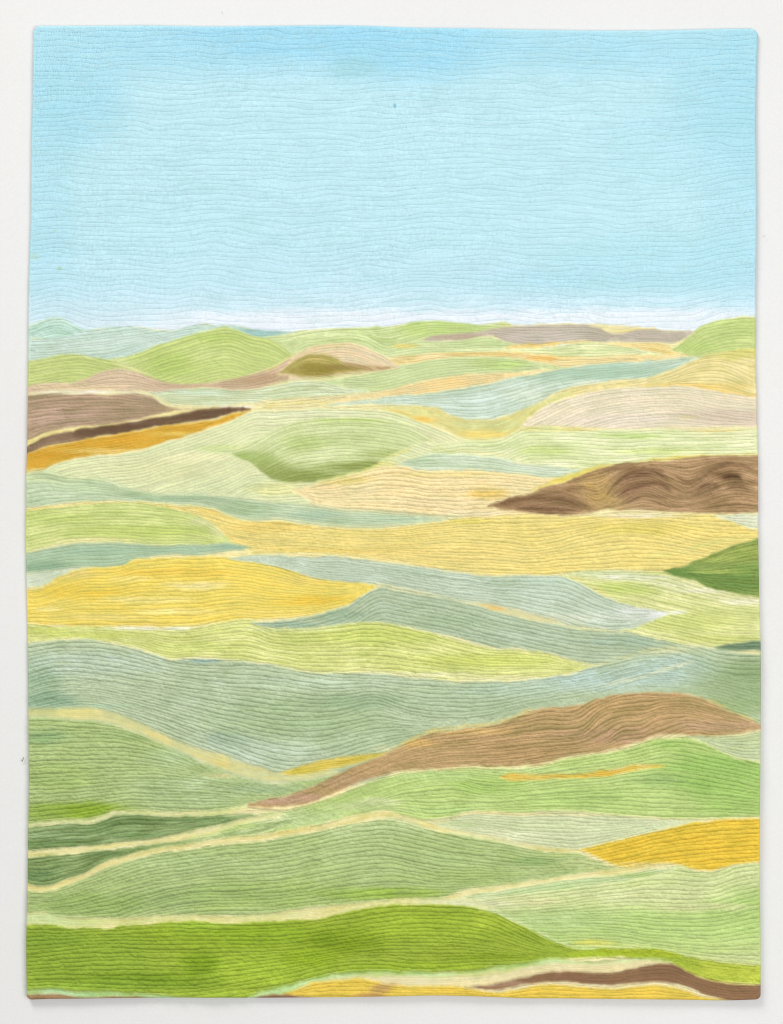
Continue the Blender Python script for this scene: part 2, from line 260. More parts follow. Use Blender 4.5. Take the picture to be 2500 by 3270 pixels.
field('field_panel', 'sage green strip under the pale lime field', '40,1530 82,1512 150,1506 200,1520 320,1530 400,1555 480,1576 560,1576 700,1580 840,1595 900,1605 1000,1615 1080,1626 1200,1633 1300,1641 1400,1649 1475,1653', '40,1640 80,1626 150,1616 250,1608 400,1605 500,1608 600,1614 660,1622 720,1642 780,1657 840,1662 900,1662 960,1668 1030,1676 1100,1681 1200,1682 1300,1676 1400,1664 1475,1654',
      (172, 201, 156), (184, 208, 164), sp=10, soft=12, blobs=[(180, 1525, 130, 16, (200, 216, 160), .7), (300, 1555, 120, 18, (188, 212, 160), .6), (430, 1578, 60, 8, (146, 178, 126), .7), (560, 1590, 110, 10, (150, 184, 140), .6), (760, 1625, 100, 14, (160, 192, 140), .6), (1010, 1645, 70, 12, (154, 188, 156), .5), (1250, 1660, 120, 10, (180, 208, 170), .6)])
field('field_panel', 'broad golden field across the middle', '60,1632 100,1624 150,1614 250,1604 400,1602 480,1604 560,1612 620,1617 680,1627 730,1647 780,1661 840,1666 900,1664 960,1673 1050,1684 1150,1687 1250,1686 1350,1673 1470,1658 1550,1652 1660,1646 1740,1645 1800,1649 1900,1645 2000,1640 2100,1640 2160,1642 2280,1643 2460,1640',
      '60,1650 500,1640 560,1645 640,1670 700,1700 740,1735 800,1762 840,1768 900,1772 980,1767 1100,1774 1200,1790 1300,1800 1400,1815 1480,1828 1560,1836 1660,1836 1760,1834 1900,1826 2040,1826 2130,1830 2460,1800', (235, 215, 106), (229, 209, 94), sp=12, soft=5, puff=1.2,
      blobs=[(1100, 1760, 260, 10, (236, 206, 94), .6), (1400, 1770, 300, 24, (238, 214, 120), .5), (720, 1625, 60, 14, (236, 200, 84), .6), (860, 1680, 110, 14, (238, 204, 90), .5), (2060, 1690, 160, 16, (222, 206, 90), .6), (2050, 1648, 110, 7, (242, 230, 190), .8), (1920, 1640, 50, 6, (242, 230, 190), .6), (1500, 1665, 60, 8, (220, 208, 88), .6), (2280, 1700, 110, 14, (240, 216, 112), .6), (300, 1608, 240, 6, (238, 222, 150), .6), (115, 1622, 40, 6, (240, 200, 100), .8)],
      guides=['60,1625 400,1604 620,1620 780,1662 1050,1684 1250,1686 1470,1660 1700,1648 2460,1643', '60,1660 560,1650 760,1690 900,1705 1100,1720 1300,1728 1480,1715 1580,1722 1700,1738 1850,1705 1980,1680 2100,1690 2250,1730 2460,1740', '60,1680 640,1700 800,1762 980,1768 1200,1788 1480,1826 1700,1836 2040,1826 2460,1820'])
field('field_panel', 'small pale mint corner by the right edge', '2280,1646 2350,1641 2460,1641', '2280,1648 2340,1666 2380,1684 2460,1692', (216, 226, 186), (206, 220, 174), sp=11, soft=5)
field('field_panel', 'rounded lime field at the left edge', '40,1640 80,1632 120,1625 200,1617 300,1610 400,1607 480,1611 560,1626 620,1645 670,1665 700,1690 725,1718 745,1736', '40,1775 80,1762 120,1751 180,1736 250,1729 350,1729 450,1736 560,1741 680,1739 745,1737', (202, 217, 118), (212, 222, 132), sp=11.5, soft=4,
      blobs=[(450, 1700, 200, 20, (194, 212, 104), .6), (180, 1655, 90, 16, (196, 214, 112), .5), (650, 1665, 40, 10, (232, 230, 175), .7), (690, 1690, 24, 20, (230, 230, 165), .7), (300, 1724, 120, 8, (230, 226, 150), .7), (600, 1720, 90, 10, (210, 220, 130), .5)])
field('field_panel', 'sea green strip under the lime field', '40,1775 80,1764 130,1752 200,1740 280,1732 340,1730 400,1734 500,1740 600,1740 680,1738 740,1736 800,1748', '40,1880 80,1860 120,1845 170,1830 230,1818 300,1814 360,1811 400,1801 430,1787 500,1777 620,1772 720,1762 800,1750', (160, 196, 160), (150, 188, 150), sp=10.5, soft=5,
      blobs=[(130, 1810, 80, 16, (124, 164, 128), .6), (500, 1755, 140, 8, (166, 200, 166), .6), (740, 1745, 60, 8, (140, 180, 152), .6), (300, 1760, 100, 10, (150, 188, 156), .5)])
field('field_panel', 'pale mint sliver beside the yellow field', '40,1850 80,1832 130,1824 190,1818 240,1814 300,1812', '40,1890 80,1880 130,1875 170,1856 220,1828 300,1814', (202, 219, 184), (188, 212, 172), sp=9, soft=6)
field('path_panel', 'cream yellow strip over the golden yellow field', '560,1782 640,1776 720,1767 800,1758 850,1760 960,1768', '560,1790 640,1785 720,1783 800,1778 850,1775 960,1773', (240, 220, 140), (242, 228, 165), sp=6, soft=6)
field('field_panel', 'chartreuse field crossing the middle', '40,1990 80,1992 120,1994 180,2000 250,1998 300,1996 380,2003 480,2006 570,2003 640,2000 690,1990 740,1977 790,1975 840,1985 920,1995 1000,1990 1070,1985 1110,1985 1180,1984 1250,1990 1320,2008 1400,2028 1480,2052 1560,2070 1660,2074 1720,2080 1780,2096 1840,2112 1915,2123',
      '40,2065 85,2052 140,2049 200,2040 280,2042 350,2053 430,2069 490,2086 530,2103 600,2102 700,2104 780,2113 840,2117 880,2123 940,2136 1000,2146 1080,2148 1180,2146 1240,2150 1320,2160 1400,2170 1500,2174 1600,2174 1660,2170 1740,2162 1830,2147 1915,2126', (202, 216, 102), (210, 220, 118), sp=13.5, soft=5, puff=1.2,
      blobs=[(480, 2006, 110, 6, (236, 240, 215), .8), (300, 2030, 130, 12, (190, 206, 88), .6), (140, 2015, 70, 14, (196, 210, 92), .6), (1300, 2155, 200, 8, (236, 234, 180), .75), (1600, 2168, 160, 8, (234, 232, 170), .7), (1200, 2030, 200, 26, (194, 212, 88), .55), (1560, 2110, 200, 20, (200, 214, 90), .6), (930, 2010, 140, 8, (222, 230, 160), .6), (1900, 2122, 40, 8, (232, 230, 175), .6), (600, 2070, 160, 14, (208, 222, 112), .5), (120, 2046, 60, 8, (220, 222, 130), .6)])
field('field_panel', 'golden yellow field at the left edge', '40,1892 80,1883 130,1876 170,1852 220,1827 300,1814 350,1811 400,1801 430,1787 480,1783 560,1779 640,1777 700,1778 760,1790 840,1801 900,1815 960,1835 1030,1850 1080,1853 1130,1858 1205,1867', '40,1990 80,1993 150,1996 250,2000 350,1999 450,1999 560,1999 640,1996 700,1986 760,1979 840,1979 900,1976 970,1970 1020,1960 1080,1941 1130,1925 1165,1900 1205,1870',
      (238, 215, 74), (234, 208, 58), sp=12, soft=5, mode='i', blobs=[(560, 1830, 160, 14, (234, 196, 60), .5), (250, 1890, 150, 20, (234, 198, 50), .5), (630, 1870, 90, 12, (242, 226, 140), .7), (420, 1850, 60, 8, (242, 222, 120), .5), (480, 1918, 130, 9, (243, 226, 130), .6), (560, 1955, 120, 10, (243, 224, 130), .6), (330, 1972, 110, 9, (242, 222, 120), .6), (960, 1850, 90, 14, (240, 214, 100), .5), (1000, 1920, 110, 16, (236, 196, 50), .6), (150, 1945, 40, 8, (242, 228, 140), .5), (850, 1960, 110, 10, (242, 218, 100), .6), (240, 1835, 60, 12, (226, 206, 110), .6)])
field('field_panel', 'lime field of the right edge with pale streaks', '1800,1834 1850,1824 1930,1821 2040,1823 2125,1827 2170,1840 2250,1870 2340,1895 2460,1915', '1800,1840 1850,1990 2010,2024 2100,2044 2200,2064 2290,2074 2350,2064 2460,2052', (206, 218, 120), (214, 222, 134), sp=12, soft=5, mode='t', puff=1.15,
      blobs=[(1930, 1832, 130, 9, (214, 226, 170), .8), (2030, 1846, 110, 8, (238, 240, 218), .75), (2130, 1868, 90, 12, (232, 232, 190), .6), (2250, 1888, 90, 8, (238, 236, 205), .7), (2380, 1920, 70, 10, (236, 236, 200), .7), (2000, 1880, 90, 16, (190, 212, 96), .6), (2200, 1985, 160, 30, (200, 214, 104), .5), (2350, 1900, 90, 14, (224, 222, 165), .6), (2300, 2040, 110, 12, (208, 216, 110), .6), (2160, 1956, 40, 6, (236, 238, 215), .7)],
      guides=['1800,1828 2040,1822 2125,1828 2250,1870 2460,1912', '1800,1850 1950,1870 2100,1905 2250,1940 2460,1970', '1800,1980 2000,1990 2150,2020 2300,2050 2460,2050'])
field('field_panel', 'blue sage field tapering to a white tip', '720,1784 790,1776 840,1773 930,1773 1000,1776 1100,1777 1180,1790 1300,1803 1400,1818 1480,1831 1560,1838 1660,1839 1740,1837 1800,1843 1850,1861 1900,1886 1960,1915 2020,1935 2080,1946 2138,1961', '720,1786 780,1792 840,1803 930,1823 1000,1846 1060,1855 1205,1867 1300,1890 1380,1905 1440,1920 1520,1932 1600,1944 1660,1955 1740,1976 1850,2004 1930,2013 2000,2012 2080,1987 2138,1963',
      (188, 209, 184), (178, 202, 176), sp=13, soft=4.5, puff=1.15, blobs=[(2060, 1962, 90, 20, (222, 228, 220), .85), (1960, 1975, 100, 20, (208, 220, 200), .6), (1000, 1820, 90, 14, (198, 216, 190), .5), (1680, 1865, 160, 20, (180, 206, 180), .5), (1800, 1975, 100, 14, (214, 220, 190), .5), (1300, 1830, 160, 14, (182, 204, 176), .5)])
field('path_panel', 'thin tan path over the sage hill', '1205,1868 1240,1872 1300,1884 1380,1899 1440,1914 1520,1924 1600,1936 1660,1948 1740,1972 1850,2000 1960,2010', '1205,1870 1240,1880 1300,1895 1380,1908 1440,1924 1520,1940 1600,1956 1660,1968 1740,1985 1850,2008 1960,2014', (220, 208, 158), (208, 208, 162), sp=6, soft=8, blobs=[(1575, 1940, 50, 12, (228, 190, 108), .9), (1800, 1995, 90, 12, (206, 214, 172), .8)])
field('hill_panel', 'sage green hill behind the chartreuse field', '800,1988 840,1984 900,1981 980,1970 1050,1951 1100,1936 1150,1906 1190,1882 1220,1874 1260,1883 1330,1898 1400,1908 1470,1922 1540,1940 1600,1958 1660,1972 1740,1990 1850,2008 1920,2014 2010,2020 2060,2032 2130,2047 2200,2060 2300,2070', '800,1996 880,2008 950,2007 1040,2002 1110,1992 1180,1986 1250,1992 1310,2005 1380,2021 1450,2037 1520,2056 1580,2070 1660,2075 1740,2083 1800,2101 1860,2116 1915,2124 1960,2118 2050,2098 2150,2078 2300,2074',
      (166, 191, 152), (156, 184, 146), sp=12.5, soft=4.5, mode='t', puff=1.2, blobs=[(900, 1996, 90, 9, (140, 174, 150), .7), (1080, 1965, 80, 16, (144, 176, 140), .5), (1420, 1990, 150, 24, (152, 180, 136), .5), (1700, 2035, 150, 24, (170, 194, 160), .5), (2000, 2050, 110, 14, (156, 186, 158), .5), (1900, 2100, 90, 12, (176, 196, 160), .6)])
field('field_panel', 'dark green wedge at the right edge', '2118,1823 2170,1811 2210,1796 2270,1771 2330,1746 2380,1731 2460,1712', '2118,1825 2160,1839 2220,1857 2280,1881 2350,1896 2460,1916', (142, 168, 76), (112, 148, 62), sp=11.5, soft=4, puff=1.25, blobs=[(2330, 1860, 150, 26, (98, 138, 60), .6), (2170, 1826, 50, 14, (92, 134, 58), .7), (2380, 1760, 80, 20, (160, 180, 84), .7), (2290, 1785, 90, 10, (164, 184, 88), .7), (2400, 1820, 60, 14, (116, 156, 66), .6), (2200, 1838, 90, 7, (94, 136, 58), .6), (2300, 1825, 90, 7, (158, 180, 84), .5)])
field('field_panel', 'wide sage hillside in the lower middle', '40,2066 85,2054 150,2047 220,2042 280,2043 350,2055 430,2071 490,2088 530,2104 600,2103 700,2105 790,2114 840,2119 900,2129 960,2143 1040,2152 1150,2150 1240,2154 1350,2167 1450,2175 1560,2177 1660,2174 1740,2164 1830,2150 1900,2130 2000,2106 2080,2086 2150,2071 2220,2066 2290,2072 2360,2085 2460,2090',
      '40,2300 400,2330 800,2520 1100,2520 1500,2370 1900,2260 2200,2230 2460,2345', (174, 198, 158), (164, 190, 144), sp=14.5, soft=5, puff=1.45,
      blobs=[(650, 2107, 70, 8, (130, 166, 152), .8), (735, 2365, 70, 24, (142, 172, 148), .6), (150, 2245, 80, 30, (122, 164, 130), .7), (130, 2160, 60, 60, (146, 182, 146), .6), (300, 2120, 220, 36, (182, 204, 178), .6), (950, 2300, 250, 70, (160, 188, 136), .6), (1150, 2240, 130, 24, (142, 174, 130), .55), (1500, 2240, 220, 40, (164, 190, 150), .5), (800, 2410, 200, 40, (186, 208, 180), .6), (1250, 2370, 160, 40, (170, 196, 150), .5), (1900, 2170, 190, 36, (178, 206, 192), .7), (2150, 2140, 130, 44, (180, 208, 196), .65), (2450, 2190, 210, 80, (142, 172, 116), .7), (2330, 2262, 110, 26, (144, 174, 114), .6), (2440, 2130, 90, 30, (134, 162, 110), .5), (1260, 2395, 60, 12, (218, 218, 165), .6), (1650, 2200, 160, 24, (180, 206, 180), .5), (240, 2258, 150, 8, (160, 196, 160), .5), (1000, 2180, 300, 20, (184, 206, 172), .5), (2060, 2080, 130, 9, (204, 208, 160), .6)],
      guides=['40,2066 280,2044 430,2071 530,2104 840,2119 1040,2152 1350,2167 1560,2177 1740,2166 1900,2140 2080,2110 2200,2120 2300,2150 2460,2160', '40,2200 150,2165 300,2170 500,2200 800,2250 1080,2260 1180,2240 1300,2275 1500,2290 1700,2250 1900,2215 2080,2170 2250,2180 2460,2230', '40,2300 280,2262 420,2300 640,2380 800,2440 940,2470 1150,2420 1350,2355 1600,2315 1800,2265 2050,2215 2250,2240 2460,2310'])
field('field_panel', 'deep green sliver at the right edge', '2285,2072 2330,2058 2380,2052 2460,2047', '2285,2074 2330,2078 2380,2080 2460,2078', (88, 128, 100), (100, 140, 106), sp=10, soft=5, puff=1.2)
field('path_panel', 'cream path sloping down across the lower left', '40,2266 85,2265 150,2263 220,2262 290,2262 350,2275 420,2300 500,2338 570,2370 640,2393 700,2408 760,2430 840,2456 890,2470 940,2462 1000,2458 1080,2466', '40,2290 85,2290 150,2292 230,2299 320,2306 400,2326 470,2352 540,2387 610,2417 680,2447 740,2471 800,2486 850,2496 910,2500 980,2492 1080,2474', (230, 218, 148), (226, 214, 138), sp=6.5, soft=7, puff=.7, blobs=[(130, 2278, 100, 10, (208, 208, 130), .6), (720, 2445, 110, 10, (234, 214, 126), .5), (860, 2474, 50, 6, (222, 226, 180), .6)])
field('field_panel', 'bright yellow dash beside the brown ridge', '885,2472 960,2446 1020,2431 1100,2419 1180,2409 1255,2403', '885,2474 930,2478 1000,2468 1100,2449 1180,2427 1255,2407', (226, 200, 72), (236, 214, 104), sp=6.5, soft=6, puff=.7, blobs=[(960, 2465, 60, 9, (210, 190, 58), .6)])
field('field_panel', 'ribbed green field at the lower left', '40,2290 87,2291 160,2294 230,2301 320,2309 400,2329 470,2356 540,2391 610,2421 680,2451 740,2476 800,2491 850,2500 920,2502 1000,2492 1075,2478', '40,2660 87,2640 150,2631 220,2626 300,2617 340,2603 370,2594 450,2593 540,2596 620,2594 700,2592 760,2578 810,2566 900,2552 1000,2512 1075,2482',
      (166, 193, 120), (156, 186, 108), sp=13.5, soft=5, puff=1.6, blobs=[(260, 2590, 150, 24, (138, 174, 44), .85), (130, 2600, 80, 30, (146, 178, 74), .6), (620, 2520, 180, 50, (176, 200, 144), .65), (560, 2420, 110, 30, (172, 198, 142), .6), (140, 2355, 70, 24, (130, 168, 108), .6), (420, 2350, 130, 14, (152, 184, 112), .5), (180, 2480, 110, 40, (158, 188, 100), .5), (840, 2520, 110, 16, (150, 178, 128), .6), (700, 2480, 40, 7, (226, 216, 150), .6), (560, 2575, 150, 14, (176, 200, 140), .5)],
      guides=['40,2291 230,2301 400,2329 540,2391 680,2451 800,2491 920,2502 1075,2478', '40,2370 230,2365 400,2372 540,2410 680,2465 800,2505 920,2512 1075,2482', '40,2480 300,2470 500,2468 700,2495 850,2525 960,2520 1075,2484', '40,2650 220,2626 370,2594 540,2596 700,2592 860,2560 1075,2486'])
field('hill_panel', 'brown ridge climbing to the right edge', '790,2566 850,2553 920,2541 1000,2512 1060,2483 1120,2453 1190,2427 1240,2404 1290,2381 1340,2357 1390,2342 1440,2336 1500,2326 1580,2316 1640,2293 1700,2269 1740,2262 1780,2258 1850,2250 1900,2235 1960,2220 2050,2215 2120,2212 2190,2217 2250,2231 2300,2255 2350,2280 2400,2300 2460,2325',
      '790,2576 860,2583 920,2579 1000,2561 1080,2531 1150,2501 1230,2476 1300,2463 1400,2456 1500,2449 1600,2451 1660,2449 1740,2439 1800,2421 1900,2406 1980,2391 2040,2371 2100,2351 2150,2347 2220,2351 2300,2351 2380,2343 2460,2328', (172, 140, 92), (162, 130, 86), sp=12.5, soft=4.5, puff=1.6,
      blobs=[(930, 2555, 130, 16, (184, 146, 120), .7), (1100, 2500, 90, 18, (182, 146, 112), .5), (1320, 2375, 60, 12, (206, 166, 92), .7), (1500, 2338, 140, 9, (202, 166, 100), .6), (2000, 2255, 170, 24, (184, 150, 96), .5), (1950, 2350, 160, 24, (176, 140, 108), .5), (2300, 2320, 130, 16, (178, 146, 114), .5), (1700, 2400, 120, 24, (172, 138, 90), .5), (2250, 2240, 80, 12, (170, 144, 92), .6)],
      guides=['790,2566 920,2541 1060,2483 1190,2427 1340,2357 1440,2340 1580,2322 1660,2305 1740,2290 1830,2290 1880,2260 1960,2225 2120,2214 2190,2219 2300,2256 2460,2325', '790,2568 920,2552 1060,2502 1190,2450 1340,2395 1500,2375 1680,2350 1800,2345 1860,2335 1910,2285 1990,2262 2060,2258 2110,2245 2200,2245 2300,2275 2460,2326', '790,2571 920,2565 1060,2520 1230,2455 1400,2425 1600,2415 1800,2390 1920,2370 1980,2330 2040,2320 2090,2290 2180,2285 2300,2310 2460,2327', '790,2576 920,2579 1080,2531 1230,2476 1400,2456 1660,2449 1800,2425 1980,2400 2100,2380 2160,2345 2300,2345 2460,2328'])
field('field_panel', 'pale sage corner below the brown ridge', '2190,2354 2230,2352 2300,2353 2380,2345 2460,2330', '2190,2362 2230,2366 2270,2382 2310,2404 2360,2422 2460,2442', (184, 208, 148), (168, 196, 126), sp=11.5, soft=5, puff=1.3)
field('field_panel', 'spring green field under the brown ridge', '600,2640 700,2628 830,2600 920,2588 1000,2567 1080,2540 1150,2510 1230,2483 1300,2470 1400,2462 1500,2455 1600,2457 1660,2455 1740,2445 1800,2428 1900,2411 1980,2397 2040,2378 2100,2362 2150,2356 2210,2361 2260,2377 2300,2401 2350,2421 2460,2440', '600,2690 830,2668 900,2655 1000,2640 1100,2616 1170,2601 1240,2594 1300,2610 1360,2620 1430,2612 1500,2595 1570,2594 1660,2599 1740,2594 1820,2592 1900,2599 2000,2607 2100,2614 2200,2617 2300,2614 2460,2610',
      (174, 210, 124), (164, 204, 112), sp=13.5, soft=5.5, puff=1.45, blobs=[(930, 2615, 160, 24, (190, 214, 150), .7), (850, 2612, 50, 12, (222, 228, 170), .7), (1200, 2560, 60, 14, (210, 224, 165), .7), (1150, 2580, 90, 14, (196, 214, 150), .6), (2300, 2470, 160, 70, (138, 186, 90), .75), (2360, 2560, 120, 50, (150, 194, 98), .6), (2100, 2490, 80, 20, (140, 180, 104), .6), (1550, 2510, 110, 26, (160, 202, 100), .55), (1400, 2480, 120, 14, (184, 218, 136), .5), (1850, 2550, 160, 30, (170, 208, 116), .5), (1450, 2590, 120, 10, (180, 216, 130), .6), (1700, 2460, 120, 9, (190, 218, 140), .6), (2150, 2375, 60, 14, (156, 202, 100), .6)],
      guides=['600,2640 830,2600 1000,2567 1150,2510 1300,2470 1500,2455 1660,2455 1800,2430 1980,2400 2150,2362 2260,2382 2460,2440', '600,2680 830,2640 1000,2610 1150,2570 1300,2520 1450,2505 1550,2530 1700,2520 1900,2500 2100,2480 2250,2500 2460,2540', '600,2690 900,2655 1170,2601 1240,2594 1360,2618 1570,2594 1820,2592 2100,2614 2460,2610'])
field('field_panel', 'thin orange dash in the spring green field', '1596,2480 1625,2474 1660,2474 1760,2474 1860,2472 1940,2460 2020,2446 2080,2442 2126,2447', '1596,2484 1625,2495 1680,2494 1760,2490 1860,2485 1940,2481 2020,2466 2080,2453 2126,2449', (234, 188, 62), (226, 196, 84), sp=6.5, soft=5, puff=.8)
field('path_panel', 'cream line above the dark green band', '40,2645 87,2632 220,2617 310,2613 340,2601 380,2592 470,2590 560,2595 700,2590 790,2572', '40,2660 87,2645 150,2637 220,2629 310,2627 350,2609 400,2602 500,2604 600,2606 700,2602 790,2580', (224, 228, 176), (208, 216, 140), sp=6, soft=6, puff=.8)
field('field_panel', 'dark green band at the left edge', '40,2660 87,2646 150,2637 220,2629 310,2628 350,2608 400,2601 500,2606 600,2608 700,2604 790,2602 850,2606', '40,2730 87,2722 150,2716 220,2710 300,2706 380,2695 460,2688 540,2673 620,2657 700,2640 760,2626 850,2608', (118, 152, 92), (130, 164, 104), sp=12, soft=6, puff=1.4, blobs=[(340, 2640, 110, 20, (104, 138, 78), .6), (650, 2612, 110, 12, (108, 142, 80), .6), (190, 2668, 90, 9, (146, 174, 118), .55), (180, 2700, 120, 10, (100, 138, 76), .5), (480, 2645, 120, 7, (142, 170, 108), .6), (420, 2670, 80, 6, (104, 140, 80), .5), (760, 2608, 60, 8, (160, 186, 124), .6)])
field('field_panel', 'second dark green band narrowing to a pale tail', '40,2745 86,2738 150,2731 250,2726 350,2713 450,2701 550,2690 650,2675 750,2655 850,2636 950,2615', '40,2830 85,2829 120,2832 160,2832 200,2817 260,2797 310,2771 340,2756 400,2741 450,2729 520,2713 600,2702 700,2684 780,2674 850,2660 950,2618', (112, 146, 84), (126, 160, 96), sp=11.5, soft=6, puff=1.4, blobs=[(650, 2685, 230, 24, (164, 190, 122), .9), (480, 2712, 110, 14, (136, 168, 100), .6), (110, 2795, 60, 16, (92, 130, 74), .6), (190, 2755, 80, 10, (134, 164, 100), .5), (330, 2728, 60, 8, (100, 136, 78), .5), (860, 2650, 110, 16, (190, 210, 145), .8)])
field('path_panel', 'cream line between the dark green bands', '40,2734 86,2722 150,2715 220,2708 300,2705 380,2693 460,2687 540,2671 620,2654 700,2637 760,2621 830,2608 900,2600', '40,2748 86,2742 150,2734 220,2727 300,2722 380,2709 460,2702 540,2690 620,2675 700,2658 760,2640 830,2622 900,2606', (238, 230, 178), (228, 218, 144), sp=6, soft=6, puff=.8, blobs=[(150, 2733, 110, 5, (214, 202, 104), .6)])
field('field_panel', 'pale sage field beside the golden corner', '1230,2600 1290,2612 1360,2622 1430,2614 1500,2598 1570,2597 1660,2601 1740,2596 1820,2595 1900,2602 2000,2609 2100,2616 2200,2619 2330,2616', '1230,2640 1400,2660 1600,2700 1850,2730 2000,2700 2330,2640', (202, 217, 160), (190, 209, 146), sp=12, soft=6, puff=1.2,
      blobs=[(1620, 2668, 110, 16, (226, 230, 182), .6), (1480, 2630, 70, 10, (182, 204, 136), .6), (1700, 2640, 120, 20, (194, 210, 150), .5), (2000, 2640, 110, 14, (204, 220, 164), .5), (1600, 2600, 110, 6, (228, 216, 146), .7), (1800, 2602, 150, 5, (224, 216, 150), .6)])
field('field_panel', 'golden yellow field in the lower right', '1846,2715 1920,2696 2000,2678 2100,2655 2180,2636 2250,2623 2340,2615 2460,2612', '1846,2717 1890,2733 1930,2751 1970,2768 2010,2776 2060,2769 2110,2763 2180,2769 2220,2781 2270,2781 2350,2763 2460,2755', (236, 198, 54), (230, 190, 48), sp=13.5, soft=3.5, puff=1.5, mode='i', blobs=[(2060, 2762, 90, 8, (238, 216, 130), .7), (2300, 2650, 110, 20, (234, 200, 64), .5)],
      guides=['1846,2712 2000,2675 2180,2636 2340,2615 2460,2612', '1846,2770 2000,2745 2120,2720 2250,2705 2460,2690', '1846,2840 2000,2800 2180,2775 2460,2758'])
field('field_panel', 'pale green field at the lower right edge', '1400,2900 1500,2880 1660,2850 1850,2825 2000,2800 2120,2780 2180,2770 2220,2782 2280,2783 2350,2765 2460,2757', '1400,2930 1560,2930 1660,2955 1800,3040 2100,3050 2460,3100', (206, 220, 156), (196, 214, 142), sp=14, soft=5, puff=1.3,
      blobs=[(2000, 2970, 420, 60, (180, 210, 124), .85), (2380, 2920, 140, 70, (178, 210, 122), .8), (1780, 2940, 160, 30, (184, 210, 140), .6), (2100, 3030, 300, 24, (190, 214, 130), .7), (1560, 2890, 110, 12, (224, 226, 180), .7), (2100, 2860, 220, 24, (212, 220, 160), .6), (2250, 2900, 140, 12, (216, 218, 160), .6), (1700, 2880, 90, 14, (218, 220, 160), .6), (1900, 3014, 60, 10, (206, 206, 90), .6)],
      guides=['1400,2890 1660,2850 2000,2805 2150,2785 2220,2795 2280,2795 2350,2770 2460,2762', '1400,2925 1700,2915 2000,2890 2200,2890 2300,2880 2460,2840', '1400,2960 1700,2960 1900,2965 2100,2985 2300,2990 2460,2960', '1400,3010 1800,3020 2000,3028 2200,3055 2460,3085'])
field('field_panel', 'spring green sliver below the sage dome', '1440,2872 1560,2850 1660,2835 1740,2821 1860,2804 1990,2793 2100,2776 2190,2768', '1440,2876 1560,2874 1660,2862 1740,2851 1850,2836 1950,2823 2050,2807 2120,2791 2190,2771', (172, 209, 124), (186, 216, 144), sp=11, soft=7, puff=1.2, blobs=[(1540, 2862, 80, 10, (206, 222, 160), .6), (2030, 2795, 80, 9, (156, 192, 100), .6)])
field('hill_panel', 'large sage green dome in the foreground', '40,2848 85,2846 160,2846 220,2826 280,2801 340,2771 420,2748 500,2729 600,2713 700,2698 840,2686 900,2673 1000,2659 1080,2641 1150,2626 1210,2618 1270,2623 1330,2641 1400,2656 1500,2673 1600,2691 1660,2705 1740,2718 1850,2726 1900,2746 1960,2770 2015,2778', '40,2925 83,2921 130,2919 170,2930 250,2932 350,2936 450,2931 550,2926 700,2929 840,2926 900,2916 1000,2902 1100,2891 1200,2881 1300,2872 1400,2873 1430,2863 1480,2846 1560,2836 1660,2826 1740,2813 1850,2797 1960,2785 2015,2780',
      (168, 194, 124), (158, 186, 110), sp=14, soft=5.5, puff=1.55, blobs=[(1200, 2650, 180, 30, (188, 208, 146), .7), (1200, 2856, 190, 16, (148, 184, 64), .8), (300, 2890, 160, 34, (142, 176, 92), .65), (650, 2870, 160, 40, (150, 180, 110), .5), (900, 2860, 260, 40, (156, 186, 96), .5), (1700, 2755, 70, 14, (138, 172, 100), .7), (1900, 2760, 90, 16, (196, 208, 138), .6), (600, 2760, 200, 30, (172, 198, 132), .5), (1150, 2720, 150, 40, (174, 198, 132), .5), (1400, 2740, 130, 24, (164, 190, 122), .5), (1500, 2800, 140, 24, (160, 188, 106), .5), (730, 2900, 110, 14, (174, 200, 110), .6)],
      guides=['40,2846 160,2846 280,2801 420,2748 600,2713 840,2686 1000,2659 1150,2626 1210,2618 1270,2623 1400,2656 1600,2691 1740,2718 1850,2726 2015,2778', '40,2890 200,2885 330,2850 480,2810 700,2780 900,2762 1100,2722 1210,2710 1300,2728 1500,2760 1700,2770 1850,2770 2015,2779', '40,2918 250,2930 360,2920 450,2890 560,2858 750,2850 950,2835 1150,2800 1250,2795 1400,2815 1550,2812 1700,2802 1850,2790 2015,2780', '40,2950 350,2970 450,2945 600,2918 840,2915 1000,2896 1200,2877 1400,2868 1660,2830 2015,2781'])
field('path_panel', 'yellow path curling over the sage dome', '40,2824 85,2825 120,2832 160,2832 200,2817 260,2796 300,2772 340,2752 400,2735 450,2722 520,2706 600,2697 700,2681 780,2671 840,2668 900,2656 960,2646 1040,2633 1100,2616 1170,2600 1230,2593 1290,2604 1350,2622 1420,2646 1500,2662 1600,2678 1660,2692 1740,2706 1860,2717', '40,2845 85,2845 120,2850 160,2848 200,2834 260,2812 300,2790 340,2769 400,2751 450,2738 520,2721 600,2710 700,2695 780,2683 840,2681 900,2669 960,2660 1040,2648 1100,2634 1170,2620 1230,2613 1290,2624 1350,2642 1420,2660 1500,2674 1600,2692 1660,2706 1740,2720 1860,2728', (226, 208, 128), (232, 222, 156), sp=6, soft=6, puff=.8, blobs=[(1600, 2688, 200, 12, (228, 226, 172), .8), (1300, 2615, 80, 10, (224, 216, 150), .7)])
field('path_panel', 'thin cream line from the dome to the yellow corner', '1410,2878 1440,2864 1500,2846 1580,2833 1660,2824 1740,2811 1850,2795 1960,2779 2050,2768 2150,2764', '1410,2882 1440,2878 1500,2858 1580,2846 1660,2836 1740,2822 1850,2806 1960,2793 2050,2779 2150,2768', (232, 214, 140), (226, 220, 156), sp=6, soft=6, puff=.7)
